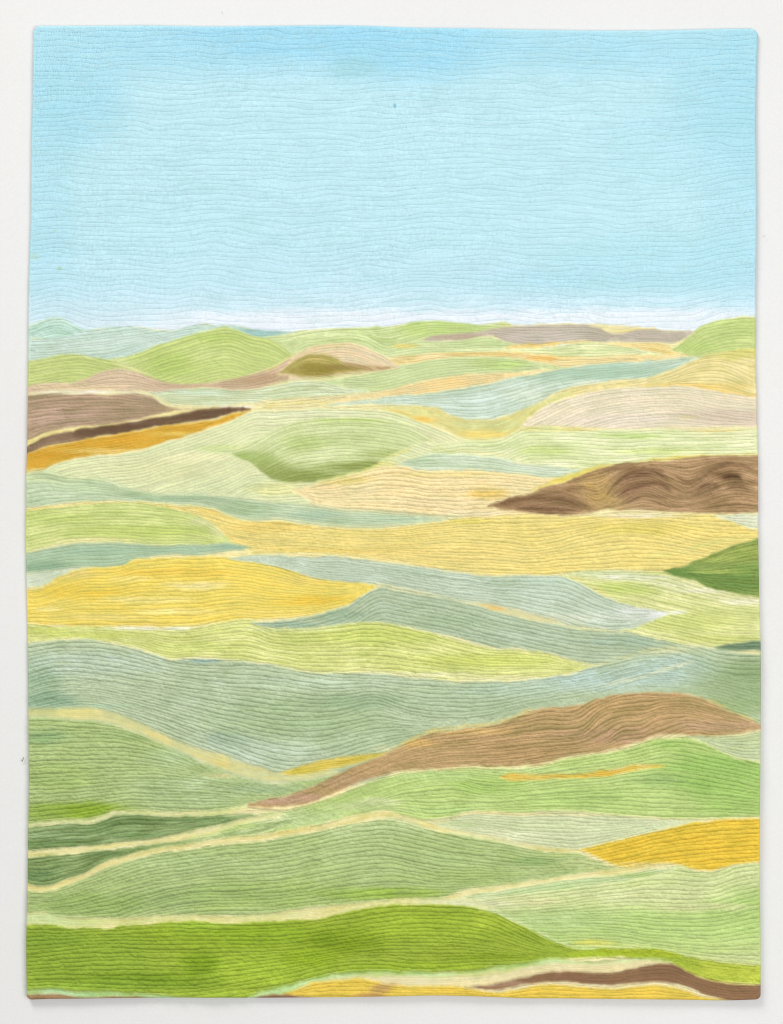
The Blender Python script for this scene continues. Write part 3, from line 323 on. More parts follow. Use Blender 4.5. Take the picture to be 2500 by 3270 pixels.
field('path_panel', 'cream band behind the bright green field', '40,2922 83,2919 140,2917 190,2930 300,2934 400,2936 500,2926 600,2926 720,2929 840,2923 900,2913 1000,2901 1150,2886 1300,2871 1420,2873 1500,2876 1560,2895', '40,2965 83,2957 150,2956 250,2966 340,2966 440,2954 560,2945 640,2943 720,2950 840,2945 950,2938 1080,2920 1160,2904 1260,2892 1350,2890 1450,2894 1560,2912', (226, 216, 142), (218, 218, 150), sp=7, soft=6, puff=.8, blobs=[(180, 2940, 140, 22, (196, 214, 148), .8), (350, 2945, 120, 12, (204, 214, 130), .5), (1450, 2888, 110, 12, (222, 230, 190), .8)])
field('field_panel', 'bright green field across the bottom', '40,2960 82,2958 150,2956 250,2965 340,2966 440,2954 560,2946 620,2943 720,2951 840,2946 900,2943 1000,2936 1100,2917 1200,2897 1300,2890 1400,2892 1500,2897 1560,2912 1620,2937 1660,2956 1720,2985 1780,3012 1840,3032 1880,3038 1930,3031 2030,3030 2120,3038 2190,3055 2260,3070 2340,3078 2460,3087', '40,3300 700,3300 1000,3200 1180,3130 1400,3130 1600,3115 1740,3080 2130,3090 2230,3135 2460,3160',
      (152, 188, 54), (143, 178, 48), sp=14, soft=4, puff=1.8, blobs=[(250, 3060, 220, 90, (138, 176, 52), .6), (480, 3135, 200, 26, (118, 158, 34), .8), (150, 3000, 90, 24, (128, 168, 50), .6), (750, 2990, 260, 40, (142, 182, 34), .5), (820, 3100, 220, 50, (166, 200, 56), .7), (640, 3080, 55, 36, (122, 162, 30), .8), (1100, 3005, 120, 40, (122, 158, 28), .75), (990, 3065, 70, 22, (128, 166, 30), .6), (1560, 3060, 120, 12, (130, 165, 34), .6), (1350, 2960, 220, 50, (160, 194, 52), .5), (1560, 2950, 90, 20, (170, 196, 60), .5), (1000, 3060, 80, 30, (160, 196, 40), .5), (2060, 3045, 170, 14, (168, 190, 40), .7), (2330, 3110, 160, 40, (186, 203, 66), .85), (1880, 3055, 90, 14, (166, 196, 46), .6), (300, 3150, 260, 14, (150, 190, 60), .5), (640, 2960, 90, 12, (158, 196, 60), .6), (1300, 3090, 200, 14, (158, 194, 44), .5), (700, 3178, 110, 12, (168, 200, 60), .7)],
      guides=['40,2960 250,2965 560,2946 720,2951 1000,2936 1200,2897 1400,2892 1560,2912 1660,2960 1780,3020 1880,3040 2030,3033 2190,3058 2460,3090', '40,3060 300,3035 600,3040 900,3030 1100,3010 1250,2985 1400,2985 1560,3005 1700,3040 1800,3056 1950,3052 2100,3058 2200,3090 2460,3115', '40,3160 300,3160 600,3165 900,3120 1100,3080 1400,3085 1600,3075 1800,3062 2100,3068 2250,3120 2460,3145'])
field('path_panel', 'mint fringe along the bottom hem', '40,3162 82,3163 150,3160 250,3167 330,3170 450,3176 540,3184 640,3194', '40,3300 640,3300', (172, 222, 160), (186, 224, 172), sp=9, soft=6, puff=.8)
field('field_panel', 'brown sliver on the bottom hem at the left corner', '40,3184 82,3182 150,3177 200,3181 280,3188 340,3187 420,3186 520,3196', '40,3300 520,3300', (152, 118, 84), (170, 134, 92), sp=9, soft=5, puff=.8)
field('path_panel', 'pale mint fringe above the yellow hem', '790,3184 830,3172 900,3154 1000,3128 1080,3112 1180,3103 1300,3106 1400,3108 1500,3103 1600,3088 1660,3082 1740,3067 1800,3064 1860,3074 1950,3070 2050,3064 2100,3062 2150,3076', '790,3200 900,3180 1000,3145 1080,3130 1180,3124 1300,3124 1400,3126 1500,3120 1600,3106 1660,3098 1740,3084 1860,3086 1950,3082 2050,3074 2100,3070 2150,3080', (182, 220, 148), (196, 226, 160), sp=8, soft=7, puff=.9)
field('path_panel', 'cream band above the lower brown band', '900,3190 1000,3142 1080,3124 1180,3117 1300,3119 1400,3120 1500,3114 1600,3102 1660,3095 1740,3080 1860,3084 1950,3080 2000,3074 2080,3066 2130,3073 2180,3098 2230,3124 2330,3142 2460,3146', '900,3300 1660,3300 2460,3300', (234, 222, 178), (228, 210, 158), sp=8.5, soft=6, puff=.9)
field('field_panel', 'yellow field along the bottom hem', '880,3192 915,3172 960,3157 1000,3143 1080,3133 1180,3131 1220,3141 1280,3149 1400,3151 1500,3152 1560,3168 1620,3168 1660,3159 1740,3148 1820,3149 1880,3156 1950,3161 2050,3151 2130,3151 2180,3163 2240,3181 2310,3196 2360,3215', '880,3300 2360,3300', (236, 202, 68), (230, 194, 58), sp=13, soft=6, puff=.9, blobs=[(1180, 3180, 40, 10, (206, 158, 84), .7), (1215, 3160, 34, 10, (200, 160, 90), .8), (1255, 3142, 30, 7, (198, 166, 116), .8)])
field('field_panel', 'brown sliver on the bottom hem in the middle', '800,3192 850,3183 900,3178 940,3182 1010,3192', '800,3300 1010,3300', (152, 114, 84), (140, 106, 76), sp=9, soft=5, puff=.8)
field('hill_panel', 'brown band winding to the lower right corner', '1480,3155 1560,3148 1620,3138 1660,3126 1700,3118 1760,3106 1850,3108 1940,3110 2000,3100 2060,3086 2120,3079 2160,3086 2200,3105 2260,3128 2330,3145 2390,3150 2460,3144', '1480,3158 1560,3165 1620,3160 1660,3152 1740,3140 1800,3138 1880,3145 1950,3150 2050,3141 2130,3141 2180,3153 2240,3175 2310,3194 2460,3230', (144, 108, 78), (132, 98, 70), sp=11, soft=5, puff=1.0, blobs=[(1620, 3148, 90, 9, (176, 140, 112), .7), (2150, 3105, 80, 20, (122, 92, 64), .5), (1850, 3125, 100, 12, (138, 102, 76), .4)])

# strokes of dye lying over the fields: (points, half width, colour, strength)
STROKES = [
    ('1660,1100 1740,1096 1800,1091', 3, (240, 202, 90), .6),
    ('1590,1040 1660,1035 1760,1033 1830,1031 1870,1034 1910,1043', 2.5, (236, 214, 120), .7),
    ('1950,1058 2010,1052 2060,1046 2110,1048', 2.5, (238, 214, 110), .75),
    ('760,1060 840,1082 900,1100', 3, (226, 226, 150), .5),
    ('830,1192 880,1168 930,1134 970,1112', 5, (222, 214, 130), .6),
    ('2030,1234 2130,1228 2180,1226 2250,1237 2330,1252 2430,1266', 4, (240, 204, 104), .55),
    ('1660,1366 1760,1363 1860,1367', 3, (230, 214, 110), .6),
    ('960,1300 1060,1285 1160,1274 1240,1264', 5, (240, 230, 176), .6),
    ('830,1300 900,1290 1000,1283 1080,1290', 5, (232, 214, 120), .5),
    ('1230,1306 1290,1318 1340,1338 1380,1352', 4, (240, 206, 110), .6),
    ('1360,1436 1460,1438 1560,1446 1660,1462', 4, (232, 222, 150), .6),
    ('1010,1540 1110,1514 1200,1488 1250,1458 1320,1428', 5, (222, 218, 120), .65),
    ('580,1620 640,1650 690,1690 720,1725', 6, (240, 226, 160), .6),
    ('80,1765 150,1748 220,1735 300,1729 360,1727', 5, (232, 228, 160), .6),
    ('300,1730 480,1738 620,1740', 3, (214, 224, 160), .5),
    ('80,1885 140,1873 180,1852 240,1828', 4, (238, 222, 140), .6),
    ('90,1990 250,1996 400,1996 560,1994', 5, (240, 206, 100), .5),
    ('840,1980 930,1972 1020,1957 1090,1938 1140,1918', 4, (240, 224, 150), .6),
    ('900,1772 1000,1772 1100,1775 1200,1790 1330,1806 1440,1824 1560,1836 1680,1837', 5, (240, 226, 160), .7),
    ('1810,1836 1860,1858 1910,1885 1960,1910', 6, (236, 220, 150), .6),
    ('2060,1780 2180,1760 2290,1732 2420,1706', 9, (224, 222, 140), .6),
    ('2330,1690 2380,1700 2430,1716', 7, (238, 218, 120), .5),
    ('1280,1995 1400,2028 1500,2054 1600,2072 1700,2078', 4, (232, 232, 180), .6),
    ('880,2128 1000,2150 1160,2149 1300,2158', 4, (222, 228, 165), .5),
    ('1900,2125 2000,2098 2100,2074 2180,2064', 6, (222, 214, 150), .5),
    ('1900,2196 1980,2180 2060,2160 2130,2138 2230,2108', 7, (236, 236, 200), .7),
    ('1290,2372 1350,2345 1420,2331 1500,2320 1590,2309 1660,2282 1710,2262', 6, (238, 208, 120), .75),
    ('1240,2402 1300,2370 1340,2350', 7, (234, 196, 104), .6),
    ('2250,2228 2310,2256 2370,2286 2430,2310', 5, (226, 196, 110), .55),
    ('1400,2460 1560,2453 1680,2452 1780,2434 1900,2410', 4, (222, 216, 150), .5),
    ('1000,2566 1100,2535 1200,2495 1300,2468', 3, (212, 216, 165), .4),
    ('1580,2470 1640,2468 1800,2468 1950,2452', 3, (220, 226, 140), .5),
    ('1360,2628 1420,2624 1500,2598 1560,2592 1640,2598', 5, (226, 214, 140), .55),
    ('1850,2720 1900,2742 1950,2766 2000,2778', 6, (230, 224, 170), .7),
    ('640,2952 720,2956 830,2950', 3, (180, 205, 100), .4),
    ('1500,2893 1580,2912 1640,2940 1700,2970 1770,3004 1830,3028', 6, (222, 230, 178), .75),
    ('1840,3022 1900,3026 2000,3022 2080,3026', 5, (222, 222, 150), .6),
    ('2100,3030 2180,3048 2260,3064 2420,3080', 5, (212, 224, 140), .5),
    ('2200,3106 2260,3132 2340,3146 2430,3148', 4, (226, 214, 120), .7),
    ('1500,3160 1560,3168 1640,3162 1740,3145 1820,3145 1900,3152 1960,3156 2060,3146 2130,3147 2190,3160 2250,3182 2310,3198', 4, (244, 232, 190), .8),
    ('1180,3192 1215,3168 1250,3146 1280,3138', 7, (194, 152, 92), .6),
    ('1080,1152 1140,1167 1200,1173 1268,1172', 6, (168, 138, 88), .75),
    ('1000,1200 1100,1190 1180,1183 1240,1178', 5, (184, 152, 112), .5),
    ('1580,1614 1650,1598 1720,1590 1790,1596 1850,1612 1905,1632', 9, (112, 84, 58), .8),
    ('1640,1626 1720,1624 1800,1630 1860,1636', 7, (116, 88, 62), .8),
    ('1790,1570 1830,1558 1880,1562 1930,1578', 8, (120, 92, 62), .6),
    ('1800,1545 1880,1520 1960,1498 2050,1494 2130,1502', 5, (126, 96, 68), .6),
    ('1945,1556 1980,1530 2040,1512 2100,1514 2145,1534', 12, (108, 80, 56), .85),
    ('1965,1590 2010,1560 2070,1544 2130,1552 2160,1580', 9, (116, 87, 62), .8),
    ('1990,1612 2040,1590 2090,1582 2140,1596', 6, (132, 102, 76), .7),
    ('1850,1536 1900,1560 1940,1590 1965,1622', 8, (204, 170, 96), .75),
    ('1870,1580 1910,1590 1950,1606', 9, (200, 168, 98), .6),
    ('2150,1510 2200,1542 2250,1520 2300,1488 2360,1482 2420,1500', 7, (126, 96, 68), .65),
    ('2295,1534 2320,1522 2350,1524 2385,1538', 8, (78, 56, 36), .9),
    ('2210,1590 2240,1560 2280,1548 2310,1556', 9, (112, 84, 58), .8),
    ('2310,1556 2360,1550 2400,1566', 8, (118, 90, 64), .7),
    ('2120,1560 2160,1590 2210,1606 2280,1596 2350,1580 2430,1600', 5, (186, 154, 112), .6),
]

# dye strength as measured on the photograph: how far each paint is thinned towards the white cloth (r, g, b)
LIFT = {
    'pale blue sky cloth': (.04, .05, .07), 'large sage green dome': (.16, .11, .08), 'ribbed green': (.17, .11, .10),
    'wide sage': (.20, .14, .13), 'long blue green': (.20, .14, .08), 'blue sage field': (.20, .14, .11), 'mint teal': (.18, .13, .10),
    'small mint lens': (.20, .14, .10), 'sea green': (.20, .14, .10), 'small rounded mint': (.16, .12, .10), 'sage green hill behind': (.20, .14, .14), 'sage green strip': (.20, .15, .14), 'golden wedge below': (.06, .06, .06), 'dark brown pointed': (.06, .04, .02),
    'brown ploughed': (.20, .17, .12), 'dark brown field': (.26, .19, .10), 'brown ridge climbing': (.26, .21, .12),
    'pale tan and rose': (.45, .38, .24), 'rounded lime field': (.05, .03, .09), 'dark green band': (.11, .05, .04), 'second dark green': (.11, .05, .04),
    'dark green wedge': (.12, .06, .08), 'deep green sliver': (.08, .0, .0), 'golden yellow field in the lower': (.03, .06, .06),
    'pale green field at the lower': (.12, .06, .02), 'bright green field across': (.08, -.05, .03), 'yellow field along': (.03, .06, .08),
    'brown band winding': (.08, .06, .03), 'brown sliver': (.08, .05, .03), 'dark olive hump': (.05, .05, .05), 'thin orange': (.03, .05, .05),
    'spring green field': (.24, .12, .08), 'bright yellow dash': (.05, .05, .05), 'mauve grey ridge': (.12, .12, .12),
}
for f in F:
    lf = np.array(next((v for k, v in LIFT.items() if f['label'].startswith(k)), (.27, .16, .20)))

    def thin(c):
        c = np.array(c, float)
        c = c + (c @ np.array((.3, .59, .11)) - c) * (.0 if 'sky' in f['label'] else .06)
        return tuple(np.clip(c + (255 - c) * lf, 0, 252))
    if f['name'] == 'path_panel':
        lf = np.array((.14, .18, .05))
        f['puff'], f['sp'] = .3, max(7.5, f['sp'])
    f['c1'], f['c2'] = thin(f['c1']), thin(f['c2'])
    if f['label'].startswith('dark brown field'):
        f['puff'], f['sp'] = 2.0, 9.5
        f['blobs'] = [b[:5] + (b[5] * .55,) for b in f['blobs']]
    elif f['sp'] > 11 and 'sky' not in f['label']:
        f['sp'] *= .96
        f['puff'] *= 1.22
    c1, c2 = np.array(f['c1']), np.array(f['c2'])
    f['c1'], f['c2'] = (c1 + c2) / 2 + (c1 - c2) * .7, (c1 + c2) / 2 - (c1 - c2) * .7
    own = lf
    lf = own * .5
    f['blobs'] = [b[:4] + (thin(b[4]), min(1, b[5] * 1.15)) for b in f['blobs']]

# ------------------------------------------------------------------ paint: composite the fields on the cloth grid
wx = 3.4 * fbm(X / 26, Y / 26, 11, 2) + 1.4 * vnoise(X / 9 + Y / 31, Y / 8, 13)          # hand painted, uneven edges
warp2 = 9 * fbm(X / 60, Y / 45, 15, 2)
color = np.zeros((NY, NX, 3), np.float32)
fid = np.zeros((NY, NX), np.int16)
masks = []
cols_x = X[NY // 2]
for n, f in enumerate(F):
    x0, x1 = f['top'][0][0], f['top'][-1][0]
    u, l = pchip(f['top'])(X), pchip(f['bot'])(X)
    Yw = Y + wx * min(1.0, f['soft'] / 4)
    sf = f['soft'] if n == 0 else f['soft'] * (2.3 if f['name'] == 'path_panel' else 1.9)
    a = np.clip((Yw - u) / sf + .5, 0, 1) * np.clip((l - Yw) / sf + .5, 0, 1)
    a *= ((X >= x0) | (x0 < 110)) & ((X <= x1) | (x1 > 2400))
    f['alpha'] = None
    rows, = np.nonzero((a > .002).any(axis=1))
    if len(rows) == 0:
        raise RuntimeError('empty field ' + f['label'])
    r0, r1 = rows[0], rows[-1] + 1
    f['rows'] = (r0, r1)
    a = a[r0:r1]
    f['a'] = a.astype(np.float32)
    fid[r0:r1][a > .5] = n



def runs_components(m):
    """connected pieces of a mask, from its runs along the rows: list of lists of (row, start, end)"""
    par, runs, prev = [], [], []

    def find(k):
        while par[k] != k:
            par[k] = par[par[k]]
            k = par[k]
        return k
    for r in np.nonzero(m.any(axis=1))[0]:
        e = np.diff(np.concatenate([[0], m[r].astype(np.int8), [0]]))
        cur = []
        for s0, e0 in zip(np.nonzero(e == 1)[0], np.nonzero(e == -1)[0]):
            k = len(runs)
            runs.append((r, s0, e0))
            par.append(k)
            for (pr, ps, pe, pk) in prev:
                if pr == r - 1 and ps < e0 and pe > s0:
                    par[find(pk)] = find(k)
            cur.append((r, s0, e0, k))
        prev = cur
    comps = {}
    for k, rr in enumerate(runs):
        comps.setdefault(find(k), []).append(rr)
    return list(comps.values())


# slivers that a neighbour cut off belong to the field above them
nF = len(F)
for it in range(2):
    for n in range(nF):
        cs = runs_components(fid == n)
        if len(cs) < 2 and not (it == 0 and n == 1):
            continue
        sizes = [sum(e - s_ for _, s_, e in c) for c in cs]
        big = max(sizes)
        for c, z in zip(cs, sizes):
            if z < (6000 if n == 1 else big):
                for r, s_, e in c:
                    fid[r, s_:e] = fid[r - 1, s_:e] if r > 0 else fid[r + 1, s_:e]
# separate pieces of one paint are separate panels
for c in runs_components(fid == 1)[1:]:
    F.append(dict(F[1]))
    F[-1]['a'] = np.zeros((F[1]['rows'][1] - F[1]['rows'][0], 1), np.float32)
    for r, s_, e in c:
        fid[r, s_:e] = len(F) - 1

# row coordinate (phase) of every field from its visible edges or its guide curves
phase = np.zeros((NY, NX), np.float32)
spac = np.full((NY, NX), 12.0, np.float32)
wob = 4.0 * streaky(X / 150, Y / 75, 31) + 1.5 * vnoise(X / 38, Y / 26, 33) + .6 * vnoise(X / 13, Y / 14, 35)
wob_sky = 11.0 * streaky(X / 175 + .2 * Y / 70, Y / 70, 41) + 3.0 * vnoise(X / 62, Y / 34, 43)
for n, f in enumerate(F):
    m = fid == n
    cn = m.any(axis=0)
    f['visible'] = bool(cn.sum() > 3)
    if not f['visible']:
        continue
    sp = f['sp']
    if f['guides']:
        gs = [pchip(P(g))(cols_x) for g in f['guides']]
    elif n == 0:
        gs = [TOP(cols_x) + 6, gsmooth(np.where(cn, Y[NY - 1 - np.argmax(m[::-1], axis=0), np.arange(NX)], 1040), 25)]
    else:
        ci = np.arange(NX)
        uy = np.where(cn, Y[np.argmax(m, axis=0), ci], np.nan)
        ly = np.where(cn, Y[NY - 1 - np.argmax(m[::-1], axis=0), ci], np.nan)
        ok = np.nonzero(cn)[0]
        # where other fields hide the edge, follow the drawn curve
        uy = np.interp(ci, ok, uy[ok])
        ly = np.interp(ci, ok, ly[ok])
        uy, ly = gsmooth(uy, 9), gsmooth(ly, 9)
        if f['mode'] == 't':
            uy = gsmooth(pchip(f['top'])(cols_x), 7)
            gs = [uy]
        elif f['mode'] == 'b':
            gs = [ly]
        else:
            gs = [uy, np.maximum(ly, uy + 1)]
    r0, r1 = f['rows']
    Yr = Y[r0:r1] + (wob_sky if n == 0 else wob)[r0:r1] * f['wob'] * (1.0 if n == 0 else min(1, sp / 12))
    ph = (Yr - gs[0]) / sp
    base = 0.0
    for k in range(len(gs) - 1):
        th = np.maximum(gs[k + 1] - gs[k], 2.0)
        vis = th[cn]
        N = max(1.0, round(float(np.percentile(vis, 88)) / sp))
        t = (Yr - gs[k]) / th
        inside = Yr >= gs[k]
        ph = np.where(inside, base + np.clip(t, 0, 1) * N, ph)
        base += N
        ph = np.where(Yr > gs[k + 1], base + (Yr - gs[k + 1]) / sp, ph)
    ph = ph + .35
    ph = ph + .3 * vnoise(X[r0:r1] / 170 + n * 9.1, ph, 47) * (1.2 if n == 0 else .8)
    mm = m[r0:r1]
    phase[r0:r1][mm] = ph[mm]
    gy = np.abs(np.gradient(ph, axis=0)) / STEP
    spac[r0:r1][mm] = np.clip(1 / np.maximum(gy[mm], 1e-3), 3, 26)
    f['gx'] = gs

# dye colours
streak_x = X / 70
for n, f in enumerate(F):
    r0, r1 = f['rows']
    a = f['a'][..., None]
    if a.max() <= 0:
        continue
    x, y = X[r0:r1], Y[r0:r1]
    rc = phase[r0:r1] * f['sp'] + 31 * n
    own = (fid[r0:r1] == n)
    yy = np.where(own, rc, y)
    st = streaky(x / 85 + .37 * yy / 11, yy / 11, 51 + n % 5)
    cl = fbm(x / 95 + n * 3.7, y / 48, 61 + n % 7, 3)
    fine = fbm(x / 16, y / 10, 71, 2)
    mixv = np.clip(.5 + (.7 * st + .45 * cl) * (0.35 if n == 0 else 1.0), 0, 1)[..., None]
    c = np.array(f['c1'], np.float32) * (1 - mixv) + np.array(f['c2'], np.float32) * mixv
    ww = warp2[r0:r1]
    for (bx, by, rx, ry, bc, s_) in f['blobs']:
        k = min(1.0, ry / 14)
        q = ((x + 1.5 * ww * min(1, rx / 60) - bx) / (rx * 1.15)) ** 2 + ((y + ww * k * .8 - by) / (ry * 1.15)) ** 2
        w = np.exp(-q * q * .9) * s_ * np.clip(1 + .45 * st + .25 * fine, 0, 1.3)
        w = np.clip(w, 0, 1)[..., None]
        c = c * (1 - w) + np.array(bc, np.float32) * w
    # dye taken up unevenly: lights towards the undyed cloth, darks deeper
    blot = np.clip(2.2 * fbm(x / 60 + n * 2.3, y / 42 + n, 68, 3), -1, 1)
    stc = .17 if f['label'].startswith(('dark brown field', 'dark green wedge', 'brown ridge', 'dark green band', 'second dark', 'brown ploughed')) else .055
    k = (.04 * fine + stc * st + .03 * cl + (.032 if f['sp'] > 12 else .02) * blot) * (0.45 if n == 0 else 1.0)
    if n == 0:
        k = (.010 * fine + .012 * st + .012 * cl)
        c = c * np.array((.98, .982, .985), np.float32)
    c = c * (1 + k[..., None] * np.array([1.0, .85, 1.25]))
    if f['name'] == 'path_panel':        # resist lines: broken, bleeding into the fields beside them
        a = a * np.clip(.92 + .5 * fbm(x / 75 + n, y / 60, 79, 2), .66, 1)[..., None]
    if n > 1:
        u, l = pchip(f['top'])(x), pchip(f['bot'])(x)
        dd = np.minimum(y + wx[r0:r1] - u, l - y - wx[r0:r1])
        hw = np.exp(-(np.maximum(dd, 0) / 5.0) ** 2) * np.clip(.10 + .95 * fbm(x / 60, y / 50, 77, 2), 0, .65) * f['halo']
        c = c * (1 - hw[..., None]) + np.array((246, 237, 186), np.float32) * hw[..., None]
    color[r0:r1] = color[r0:r1] * (1 - a) + c * a

for pts, hw, c, s_ in STROKES:
    p = P(pts)
    fn = pchip(p)
    r0 = max(0, int((min(q[1] for q in p) - 130) / STEP))
    r1 = min(NY, int((max(q[1] for q in p) - 20) / STEP))
    if r1 <= r0:
        continue
    x, y = X[r0:r1], Y[r0:r1]
    d = np.abs(y + wx[r0:r1] - fn(x)) / (hw * (1 + .5 * fbm(x / 40, y / 40, 81, 2)))
    endf = sstep((x - p[0][0]) / 30) * sstep((p[-1][0] - x) / 30)
    w = (np.exp(-d ** 2.2) * endf * s_ * np.clip(.72 + 1.0 * streaky(x / 48, phase[r0:r1] * 10 / 5.5, 83), 0, 1))[..., None]
    color[r0:r1] = color[r0:r1] * (1 - w) + np.array(c, np.float32) * w
color = blur2(color, 1)
color = np.clip(color, 4, 250)
dye = (lin(color) / GAIN).astype(np.float32)

# ------------------------------------------------------------------ relief of the quilting
puffv = np.array([f['puff'] for f in F], np.float32)[fid]
puffv = blur2(puffv, 4)
fr = phase - np.floor(phase)
prof = 1 - np.abs(2 * fr - 1) ** 3.6
amp = np.clip(spac, 4, 18) * 0.15 * puffv
Hh = prof * amp
# puckers: small crinkles pulled up by the stitches, strongest on the ridges
Hh += prof * puffv * (1.35 * fbm(X / 13, Y / 8, 91, 2) + .7 * vnoise(X / 6.5, Y / 6, 93)) * np.where(fid == 0, .6, 1.0)
Hh += 1.6 * fbm(X / 75, Y / 60, 95, 2)                                     # loose drape
Hh += 3.0 * fbm(X / 330, Y / 420, 97, 2)
THICK = 9.5
edge = np.minimum(np.minimum(X - L_, R_ - X), np.minimum(Y - TOP(X), BOT(X) - Y))
roll = np.sqrt(np.clip(1 - (1 - np.clip(edge / 8.0, 0, 1)) ** 2, 0, 1))
Hh = Hh * (.25 + .75 * roll) + THICK * (.38 + .62 * roll)
# the hanging cloth stands off the wall a little more low down and to the right
OFF = 1.5 + 6 * sstep((Y - 900) / 2300) * (.35 + .65 * sstep((X - 1100) / 1300)) + 1.0 * fbm(X / 400, Y / 260, 99, 2)
Zf = OFF + Hh


def world_xyz(px, py, h):
    return np.stack([(px - CX) * S, -h * S, ZC + (CY - py) * S], axis=-1)


V = world_xyz(X, Y, Zf).astype(np.float32)

# ------------------------------------------------------------------ stitches


def stitch_runs(n):
    """points of every stitched row of field n, as (x, y, h) resampled at the stitch pitch"""
    f = F[n]
    r0, r1 = f['rows']
    m = fid[r0:r1] == n
    ph = phase[r0:r1]
    k = np.floor(ph)
    cr = (k[1:] != k[:-1]) & m[1:] & m[:-1]
    j, i = np.nonzero(cr)
    if len(j) == 0:
        return []
    lev = np.maximum(k[j, i], k[j + 1, i])
    d = ph[j + 1, i] - ph[j, i]
    t = np.clip((lev - ph[j, i]) / np.where(np.abs(d) < 1e-6, 1, d), 0, 1)
    jj = j + r0
    px = X[jj, i] * (1 - t) + X[jj + 1, i] * t
    py = Y[jj, i] * (1 - t) + Y[jj + 1, i] * t
    pz = np.minimum(Zf[jj, i], Zf[jj + 1, i])
    sl = spac[jj, i]
    keep = ~((sl < f['sp'] * .5) & (lev.astype(int) % 2 == 1) | (sl < 3.6))
    keep &= edge[jj, i] > 6
    lev, i, px, py, pz, jj = lev[keep], i[keep], px[keep], py[keep], pz[keep], jj[keep]
    o = np.lexsort((i, lev))
    lev, i, px, py, pz, jj = lev[o], i[o], px[o], py[o], pz[o], jj[o]
    cut = np.nonzero((np.diff(lev) != 0) | (np.diff(i) > 2) | (np.abs(np.diff(py)) > 14))[0] + 1
    return [r for r in zip(np.split(px, cut), np.split(py, cut), np.split(pz, cut), np.split(i, cut), np.split(jj, cut)) if len(r[0]) > 5]


rng = np.random.default_rng(7)
PITCH = 5.2


def stitches(n):
    out_v, out_c = [], []
    for px, py, pz, ii, jj in stitch_runs(n):
        s = np.concatenate([[0], np.cumsum(np.hypot(np.diff(px), np.diff(py)))])
        if s[-1] < 14:
            continue
        q = np.arange(1.5 + rng.uniform(0, 3), s[-1] - 2, PITCH)
        q = q + rng.uniform(-.5, .5, len(q))
        ln = rng.uniform(1.4, 2.05, len(q))
        gx, gy, gz = np.interp(q, s, px), np.interp(q, s, gsmooth(py, 1.5)), np.interp(q, s, pz)
        ex = np.interp(q + 2, s, px) - np.interp(q - 2, s, px)
        ey = np.interp(q + 2, s, py) - np.interp(q - 2, s, py)
        nn = np.maximum(np.hypot(ex, ey), 1e-6)
        ang = np.arctan2(ey / nn, ex / nn) + rng.uniform(-.1, .35, len(q))
        tx, ty = np.cos(ang), np.sin(ang)
        w = rng.uniform(1.0, 1.4, len(q))
        gy = gy + rng.uniform(-.35, .35, len(q))
        pts = np.stack([
            world_xyz(gx - tx * ln, gy - ty * ln, gz - .2), world_xyz(gx + tx * ln, gy + ty * ln, gz - .2),
            world_xyz(gx - ty * w, gy + tx * w, gz + .2), world_xyz(gx + ty * w, gy - tx * w, gz + .2),
            world_xyz(gx, gy, gz + 1.0)], axis=1)
        ci = np.clip(np.round(np.interp(q, s, np.arange(len(px)))).astype(int), 0, len(px) - 1)
        c = color[jj[ci], ii[ci]] * np.array(THREAD_SKY if n == 0 else THREAD_PATH if F[n]['name'] == 'path_panel' else THREAD, np.float32)
        out_v.append(pts)
        out_c.append(lin(c * rng.uniform(.9, 1.08, (len(q), 1))) / GAIN)
    if not out_v:
        return np.zeros((0, 5, 3)), np.zeros((0, 3))
    return np.concatenate(out_v), np.concatenate(out_c)


THREAD_SKY = (.69, .81, .85)
THREAD_PATH = (.90, .87, .70)
THREAD = (.46, .49, .38)

# ------------------------------------------------------------------ materials


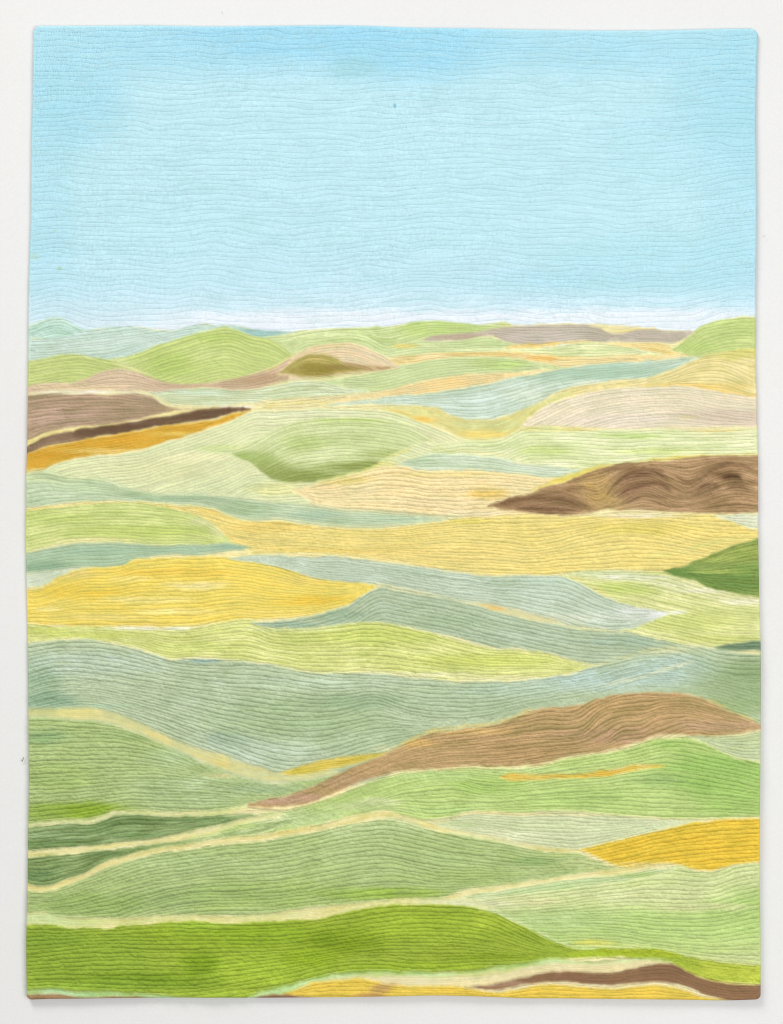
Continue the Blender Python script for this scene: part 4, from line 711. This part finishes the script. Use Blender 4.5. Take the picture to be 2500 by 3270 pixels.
def cloth_material():
    m = bpy.data.materials.new('dyed_cotton')
    m.use_nodes = True
    nt = m.node_tree
    N, L = nt.nodes, nt.links
    b = N['Principled BSDF']
    b.inputs['Roughness'].default_value = .92
    b.inputs['Specular IOR Level'].default_value = .12
    b.inputs['Sheen Weight'].default_value = .06
    b.inputs['Sheen Roughness'].default_value = .5
    at = N.new('ShaderNodeAttribute')
    at.attribute_name = 'dye'
    tc = N.new('ShaderNodeTexCoord')
    # weave: two crossed thread sets plus slubs, about 0.5 mm
    mp = N.new('ShaderNodeMapping')
    mp.inputs['Scale'].default_value = (1, 1, 1)
    L.new(tc.outputs['Object'], mp.inputs['Vector'])
    # weft and warp: slubby noise drawn out along each thread direction, plus loose fibres and grain
    def threads(scale):
        q = N.new('ShaderNodeMapping')
        q.inputs['Scale'].default_value = scale
        L.new(tc.outputs['Object'], q.inputs['Vector'])
        t = N.new('ShaderNodeTexNoise')
        t.inputs['Scale'].default_value = 1.0
        t.inputs['Detail'].default_value = 2
        L.new(q.outputs[0], t.inputs['Vector'])
        return t
    parts = [threads((150, 150, 1300)), threads((1300, 150, 150)), threads((620, 620, 620)), threads((380, 380, 420))]
    acc = parts[0].outputs['Fac']
    for t in parts[1:]:
        ad = N.new('ShaderNodeMath')
        L.new(acc, ad.inputs[0])
        L.new(t.outputs['Fac'], ad.inputs[1])
        acc = ad.outputs[0]
    add2 = ad
    mr = N.new('ShaderNodeMapRange')
    mr.inputs['From Min'].default_value = 1.55
    mr.inputs['From Max'].default_value = 2.45
    mr.inputs['To Min'].default_value = .87
    mr.inputs['To Max'].default_value = 1.13
    L.new(add2.outputs[0], mr.inputs['Value'])
    mul = N.new('ShaderNodeVectorMath')
    mul.operation = 'MULTIPLY'
    L.new(at.outputs['Color'], mul.inputs[0])
    L.new(mr.outputs[0], mul.inputs[1])
    L.new(mul.outputs[0], b.inputs['Base Color'])
    bp = N.new('ShaderNodeBump')
    bp.inputs['Strength'].default_value = .22
    bp.inputs['Distance'].default_value = .0004
    L.new(add2.outputs[0], bp.inputs['Height'])
    L.new(bp.outputs[0], b.inputs['Normal'])
    return m


def thread_material():
    m = bpy.data.materials.new('cotton_thread')
    m.use_nodes = True
    nt = m.node_tree
    b = nt.nodes['Principled BSDF']
    b.inputs['Roughness'].default_value = .7
    b.inputs['Specular IOR Level'].default_value = .2
    at = nt.nodes.new('ShaderNodeAttribute')
    at.attribute_name = 'dye'
    nt.links.new(at.outputs['Color'], b.inputs['Base Color'])
    return m


def wall_material():
    m = bpy.data.materials.new('white_wall_paint')
    m.use_nodes = True
    nt = m.node_tree
    N, L = nt.nodes, nt.links
    b = N['Principled BSDF']
    b.inputs['Roughness'].default_value = .85
    b.inputs['Specular IOR Level'].default_value = .15
    tc = N.new('ShaderNodeTexCoord')
    n1 = N.new('ShaderNodeTexNoise')
    n1.inputs['Scale'].default_value = 3.5
    n1.inputs['Detail'].default_value = 4
    n2 = N.new('ShaderNodeTexNoise')
    n2.inputs['Scale'].default_value = 420
    n2.inputs['Detail'].default_value = 3
    L.new(tc.outputs['Object'], n1.inputs['Vector'])
    L.new(tc.outputs['Object'], n2.inputs['Vector'])
    mx = N.new('ShaderNodeMix')
    mx.data_type = 'RGBA'
    mx.inputs[6].default_value = (.80, .795, .785, 1)
    mx.inputs[7].default_value = (.83, .83, .825, 1)
    L.new(n1.outputs['Fac'], mx.inputs[0])
    mr = N.new('ShaderNodeMapRange')
    mr.inputs['To Min'].default_value = .95
    mr.inputs['To Max'].default_value = 1.05
    L.new(n2.outputs['Fac'], mr.inputs['Value'])
    mul = N.new('ShaderNodeVectorMath')
    mul.operation = 'MULTIPLY'
    L.new(mx.outputs[2], mul.inputs[0])
    L.new(mr.outputs[0], mul.inputs[1])
    L.new(mul.outputs[0], b.inputs['Base Color'])
    bp = N.new('ShaderNodeBump')
    bp.inputs['Strength'].default_value = .12
    bp.inputs['Distance'].default_value = .0005
    L.new(n2.outputs['Fac'], bp.inputs['Height'])
    L.new(bp.outputs[0], b.inputs['Normal'])
    return m


def plain_material(name, c, rough=.8):
    m = bpy.data.materials.new(name)
    m.use_nodes = True
    nt = m.node_tree
    b = nt.nodes['Principled BSDF']
    b.inputs['Roughness'].default_value = rough
    nz = nt.nodes.new('ShaderNodeTexNoise')
    nz.inputs['Scale'].default_value = 900
    cr = nt.nodes.new('ShaderNodeMix')
    cr.data_type = 'RGBA'
    cr.inputs[6].default_value = tuple(v * .75 for v in c) + (1,)
    cr.inputs[7].default_value = tuple(min(1, v * 1.25) for v in c) + (1,)
    nt.links.new(nz.outputs['Fac'], cr.inputs[0])
    nt.links.new(cr.outputs[2], b.inputs['Base Color'])
    return m


M_CLOTH, M_THREAD, M_WALL = cloth_material(), thread_material(), wall_material()


def build_mesh(name, verts, quads, tris=None, colors=None, mats=(), split=None, parent=None, smooth=True):
    me = bpy.data.meshes.new(name)
    nq = len(quads)
    nt_ = 0 if tris is None else len(tris)
    me.vertices.add(len(verts))
    me.vertices.foreach_set('co', np.ascontiguousarray(verts, np.float32).ravel())
    loops = quads.ravel() if nt_ == 0 else np.concatenate([quads.ravel(), tris.ravel()])
    me.loops.add(len(loops))
    me.loops.foreach_set('vertex_index', loops.astype(np.int32))
    me.polygons.add(nq + nt_)
    starts = np.concatenate([np.arange(nq) * 4, nq * 4 + np.arange(nt_) * 3]).astype(np.int32)
    me.polygons.foreach_set('loop_start', starts)
    sm = np.zeros(nq + nt_, bool)
    sm[:nq] = smooth
    me.polygons.foreach_set('use_smooth', sm)
    for m in mats:
        me.materials.append(m)
    if nt_:
        mi = np.zeros(nq + nt_, np.int32)
        mi[nq:] = 1
        me.polygons.foreach_set('material_index', mi)
    if colors is not None:
        at = me.color_attributes.new('dye', 'FLOAT_COLOR', 'POINT')
        cc = np.ones((len(verts), 4), np.float32)
        cc[:, :3] = colors
        at.data.foreach_set('color', cc.ravel())
    me.update(calc_edges=True)
    o = bpy.data.objects.new(name, me)
    col.objects.link(o)
    if parent:
        o.parent = parent
    return o


# ------------------------------------------------------------------ wall
nwx, nwz = 150, 180
gx, gz = np.meshgrid(np.linspace(-2.6, 2.6, nwx), np.linspace(ZC - 2.4, ZC + 2.4, nwz))
wy = .0014 * (fbm(gx * 5 + 40, gz * 4 + 40, 201, 2) + 1)
wv = np.stack([gx, wy, gz], -1).reshape(-1, 3)
a_ = np.arange(nwx * nwz).reshape(nwz, nwx)
wq = np.stack([a_[:-1, :-1], a_[:-1, 1:], a_[1:, 1:], a_[1:, :-1]], -1).reshape(-1, 4)
wall = build_mesh('wall', wv, wq, mats=[M_WALL])
wall['kind'] = 'structure'
wall['label'] = 'plain white wall behind the quilt'

# ------------------------------------------------------------------ the quilt
root_z = ZC + (CY - 3196) * S
quilt = bpy.data.objects.new('art_quilt', None)
col.objects.link(quilt)
quilt.location = (0, 0, root_z)
quilt['label'] = 'hanging art quilt of rolling green, gold and brown hills under a pale blue sky'
quilt['category'] = 'quilt'
OFFSET = np.array([0, 0, root_z], np.float32)

idx = np.arange(NX * NY).reshape(NY, NX)
quads = np.stack([idx[:-1, :-1], idx[1:, :-1], idx[1:, 1:], idx[:-1, 1:]], -1).reshape(-1, 4)
qid = fid[:-1, :-1].reshape(-1)
Vf = V.reshape(-1, 3) - OFFSET
Cf = dye.reshape(-1, 3)
total = 0
for n, f in enumerate(F):
    q = quads[qid == n]
    if len(q) < 12:
        continue
    uq, inv = np.unique(q, return_inverse=True)
    q = inv.reshape(-1, 4)
    sv, sc_ = stitches(n)
    ns = len(sv)
    total += ns
    base = len(uq)
    b5 = base + 5 * np.arange(ns)[:, None]
    tri = np.concatenate([b5 + np.array([[0, 2, 4]]), b5 + np.array([[2, 1, 4]]), b5 + np.array([[1, 3, 4]]), b5 + np.array([[3, 0, 4]])]) if ns else np.zeros((0, 3), int)
    vv = np.concatenate([Vf[uq], sv.reshape(-1, 3) - OFFSET]) if ns else Vf[uq]
    cc = np.concatenate([Cf[uq], np.repeat(sc_, 5, axis=0)]) if ns else Cf[uq]
    o = build_mesh(f['name'], vv, q, tri, cc, [M_CLOTH, M_THREAD], parent=quilt)
    o['label'] = f['label']
print('stitches', total)

# turned hem and plain back: from the rolled rim to the back of the cloth
ring = np.concatenate([idx[0, :], idx[1:, -1], idx[-1, -2::-1], idx[-2:0:-1, 0]])
rv = Vf[ring]
rc = Cf[ring]
px_, py_ = X.reshape(-1)[ring], Y.reshape(-1)[ring]
cxm, cym = px_.mean(), py_.mean()
inw = np.stack([px_ + np.sign(cxm - px_) * 5 * (np.abs(px_ - cxm) > 1150), py_ + np.sign(cym - py_) * 5 * (np.abs(py_ - cym) > 1535)], -1)
off_r = OFF.reshape(-1)[ring]
r2 = world_xyz(px_, py_, off_r + 2.0) - OFFSET
r3 = world_xyz(inw[:, 0], inw[:, 1], off_r + .5) - OFFSET
nr = len(ring)
hv = np.concatenate([rv, r2, r3])
hc = np.concatenate([rc, rc, rc])
i0 = np.arange(nr)
i1 = (i0 + 1) % nr
hq = np.concatenate([np.stack([i0, i1, nr + i1, nr + i0], -1), np.stack([nr + i0, nr + i1, 2 * nr + i1, 2 * nr + i0], -1)])
hem = build_mesh('hem', hv, hq, None, hc, [M_CLOTH], parent=quilt)
bstep = 24
bi = np.unique(np.concatenate([np.arange(0, NY, bstep), [NY - 1]]))
bj = np.unique(np.concatenate([np.arange(0, NX, bstep), [NX - 1]]))
bx_, by_ = X[np.ix_(bi, bj)], Y[np.ix_(bi, bj)]
bv = world_xyz(bx_ + (cxm - bx_) * .004, by_ + (cym - by_) * .004, OFF[np.ix_(bi, bj)] + .8).reshape(-1, 3) - OFFSET
ai = np.arange(len(bi) * len(bj)).reshape(len(bi), len(bj))
bq = np.stack([ai[:-1, :-1], ai[:-1, 1:], ai[1:, 1:], ai[1:, :-1]], -1).reshape(-1, 4)
back = build_mesh('backing', bv, bq, None, None, [plain_material('muslin', (.72, .69, .62), .95)], parent=quilt)

# ------------------------------------------------------------------ small things on the wall


def scrap(name, pts, r, mat, label, cat):
    """a short curled bit of thread or lint lying on the wall, a tapered tube"""
    p = np.array([world_xyz(np.array(a), np.array(b), np.array(h)) for a, b, h in pts])
    t = np.linspace(0, 1, len(p))
    tq = np.linspace(0, 1, 14)
    c = np.stack([pchip(np.stack([t, p[:, k]], -1))(tq) for k in range(3)], -1)
    ctr = c.mean(0)
    nseg = 7
    vs = []
    for k in range(len(c)):
        d = c[min(k + 1, len(c) - 1)] - c[max(k - 1, 0)]
        d = d / np.linalg.norm(d)
        a = np.cross(d, [0, 1, 0])
        a = a / max(np.linalg.norm(a), 1e-9)
        b = np.cross(d, a)
        rr = r * (.35 + .65 * math.sin(math.pi * (k + .6) / (len(c) + .2)))
        for s in range(nseg):
            g = 2 * math.pi * s / nseg
            vs.append(c[k] - ctr + rr * (math.cos(g) * a + math.sin(g) * b))
    q = []
    for k in range(len(c) - 1):
        for s in range(nseg):
            q.append([k * nseg + s, k * nseg + (s + 1) % nseg, (k + 1) * nseg + (s + 1) % nseg, (k + 1) * nseg + s])
    o = build_mesh(name, np.array(vs), np.array(q), mats=[mat])
    o.location = ctr
    o['label'] = label
    o['category'] = cat
    return o


M_LINT = plain_material('grey_lint', (.2, .2, .17))
M_DUST = plain_material('pale_dust', (.55, .55, .53))
scrap('loose_thread', [(63, 2433, 2), (66, 2434, 3), (69, 2428, 4), (71, 2421, 2)], 1.3 * S, M_LINT, 'dark curled scrap of thread on the white wall left of the ribbed green field', 'thread')
scrap('lint_fleck', [(2443, 755, 2), (2446, 751, 3), (2449, 748, 2)], 0.9 * S, M_DUST, 'tiny grey fleck on the wall right of the blue sky', 'lint')
scrap('lint_fleck', [(707, 30, 2), (708, 33, 3), (708, 37, 2)], .8 * S, M_DUST, 'tiny grey fleck on the wall above the top hem', 'lint')
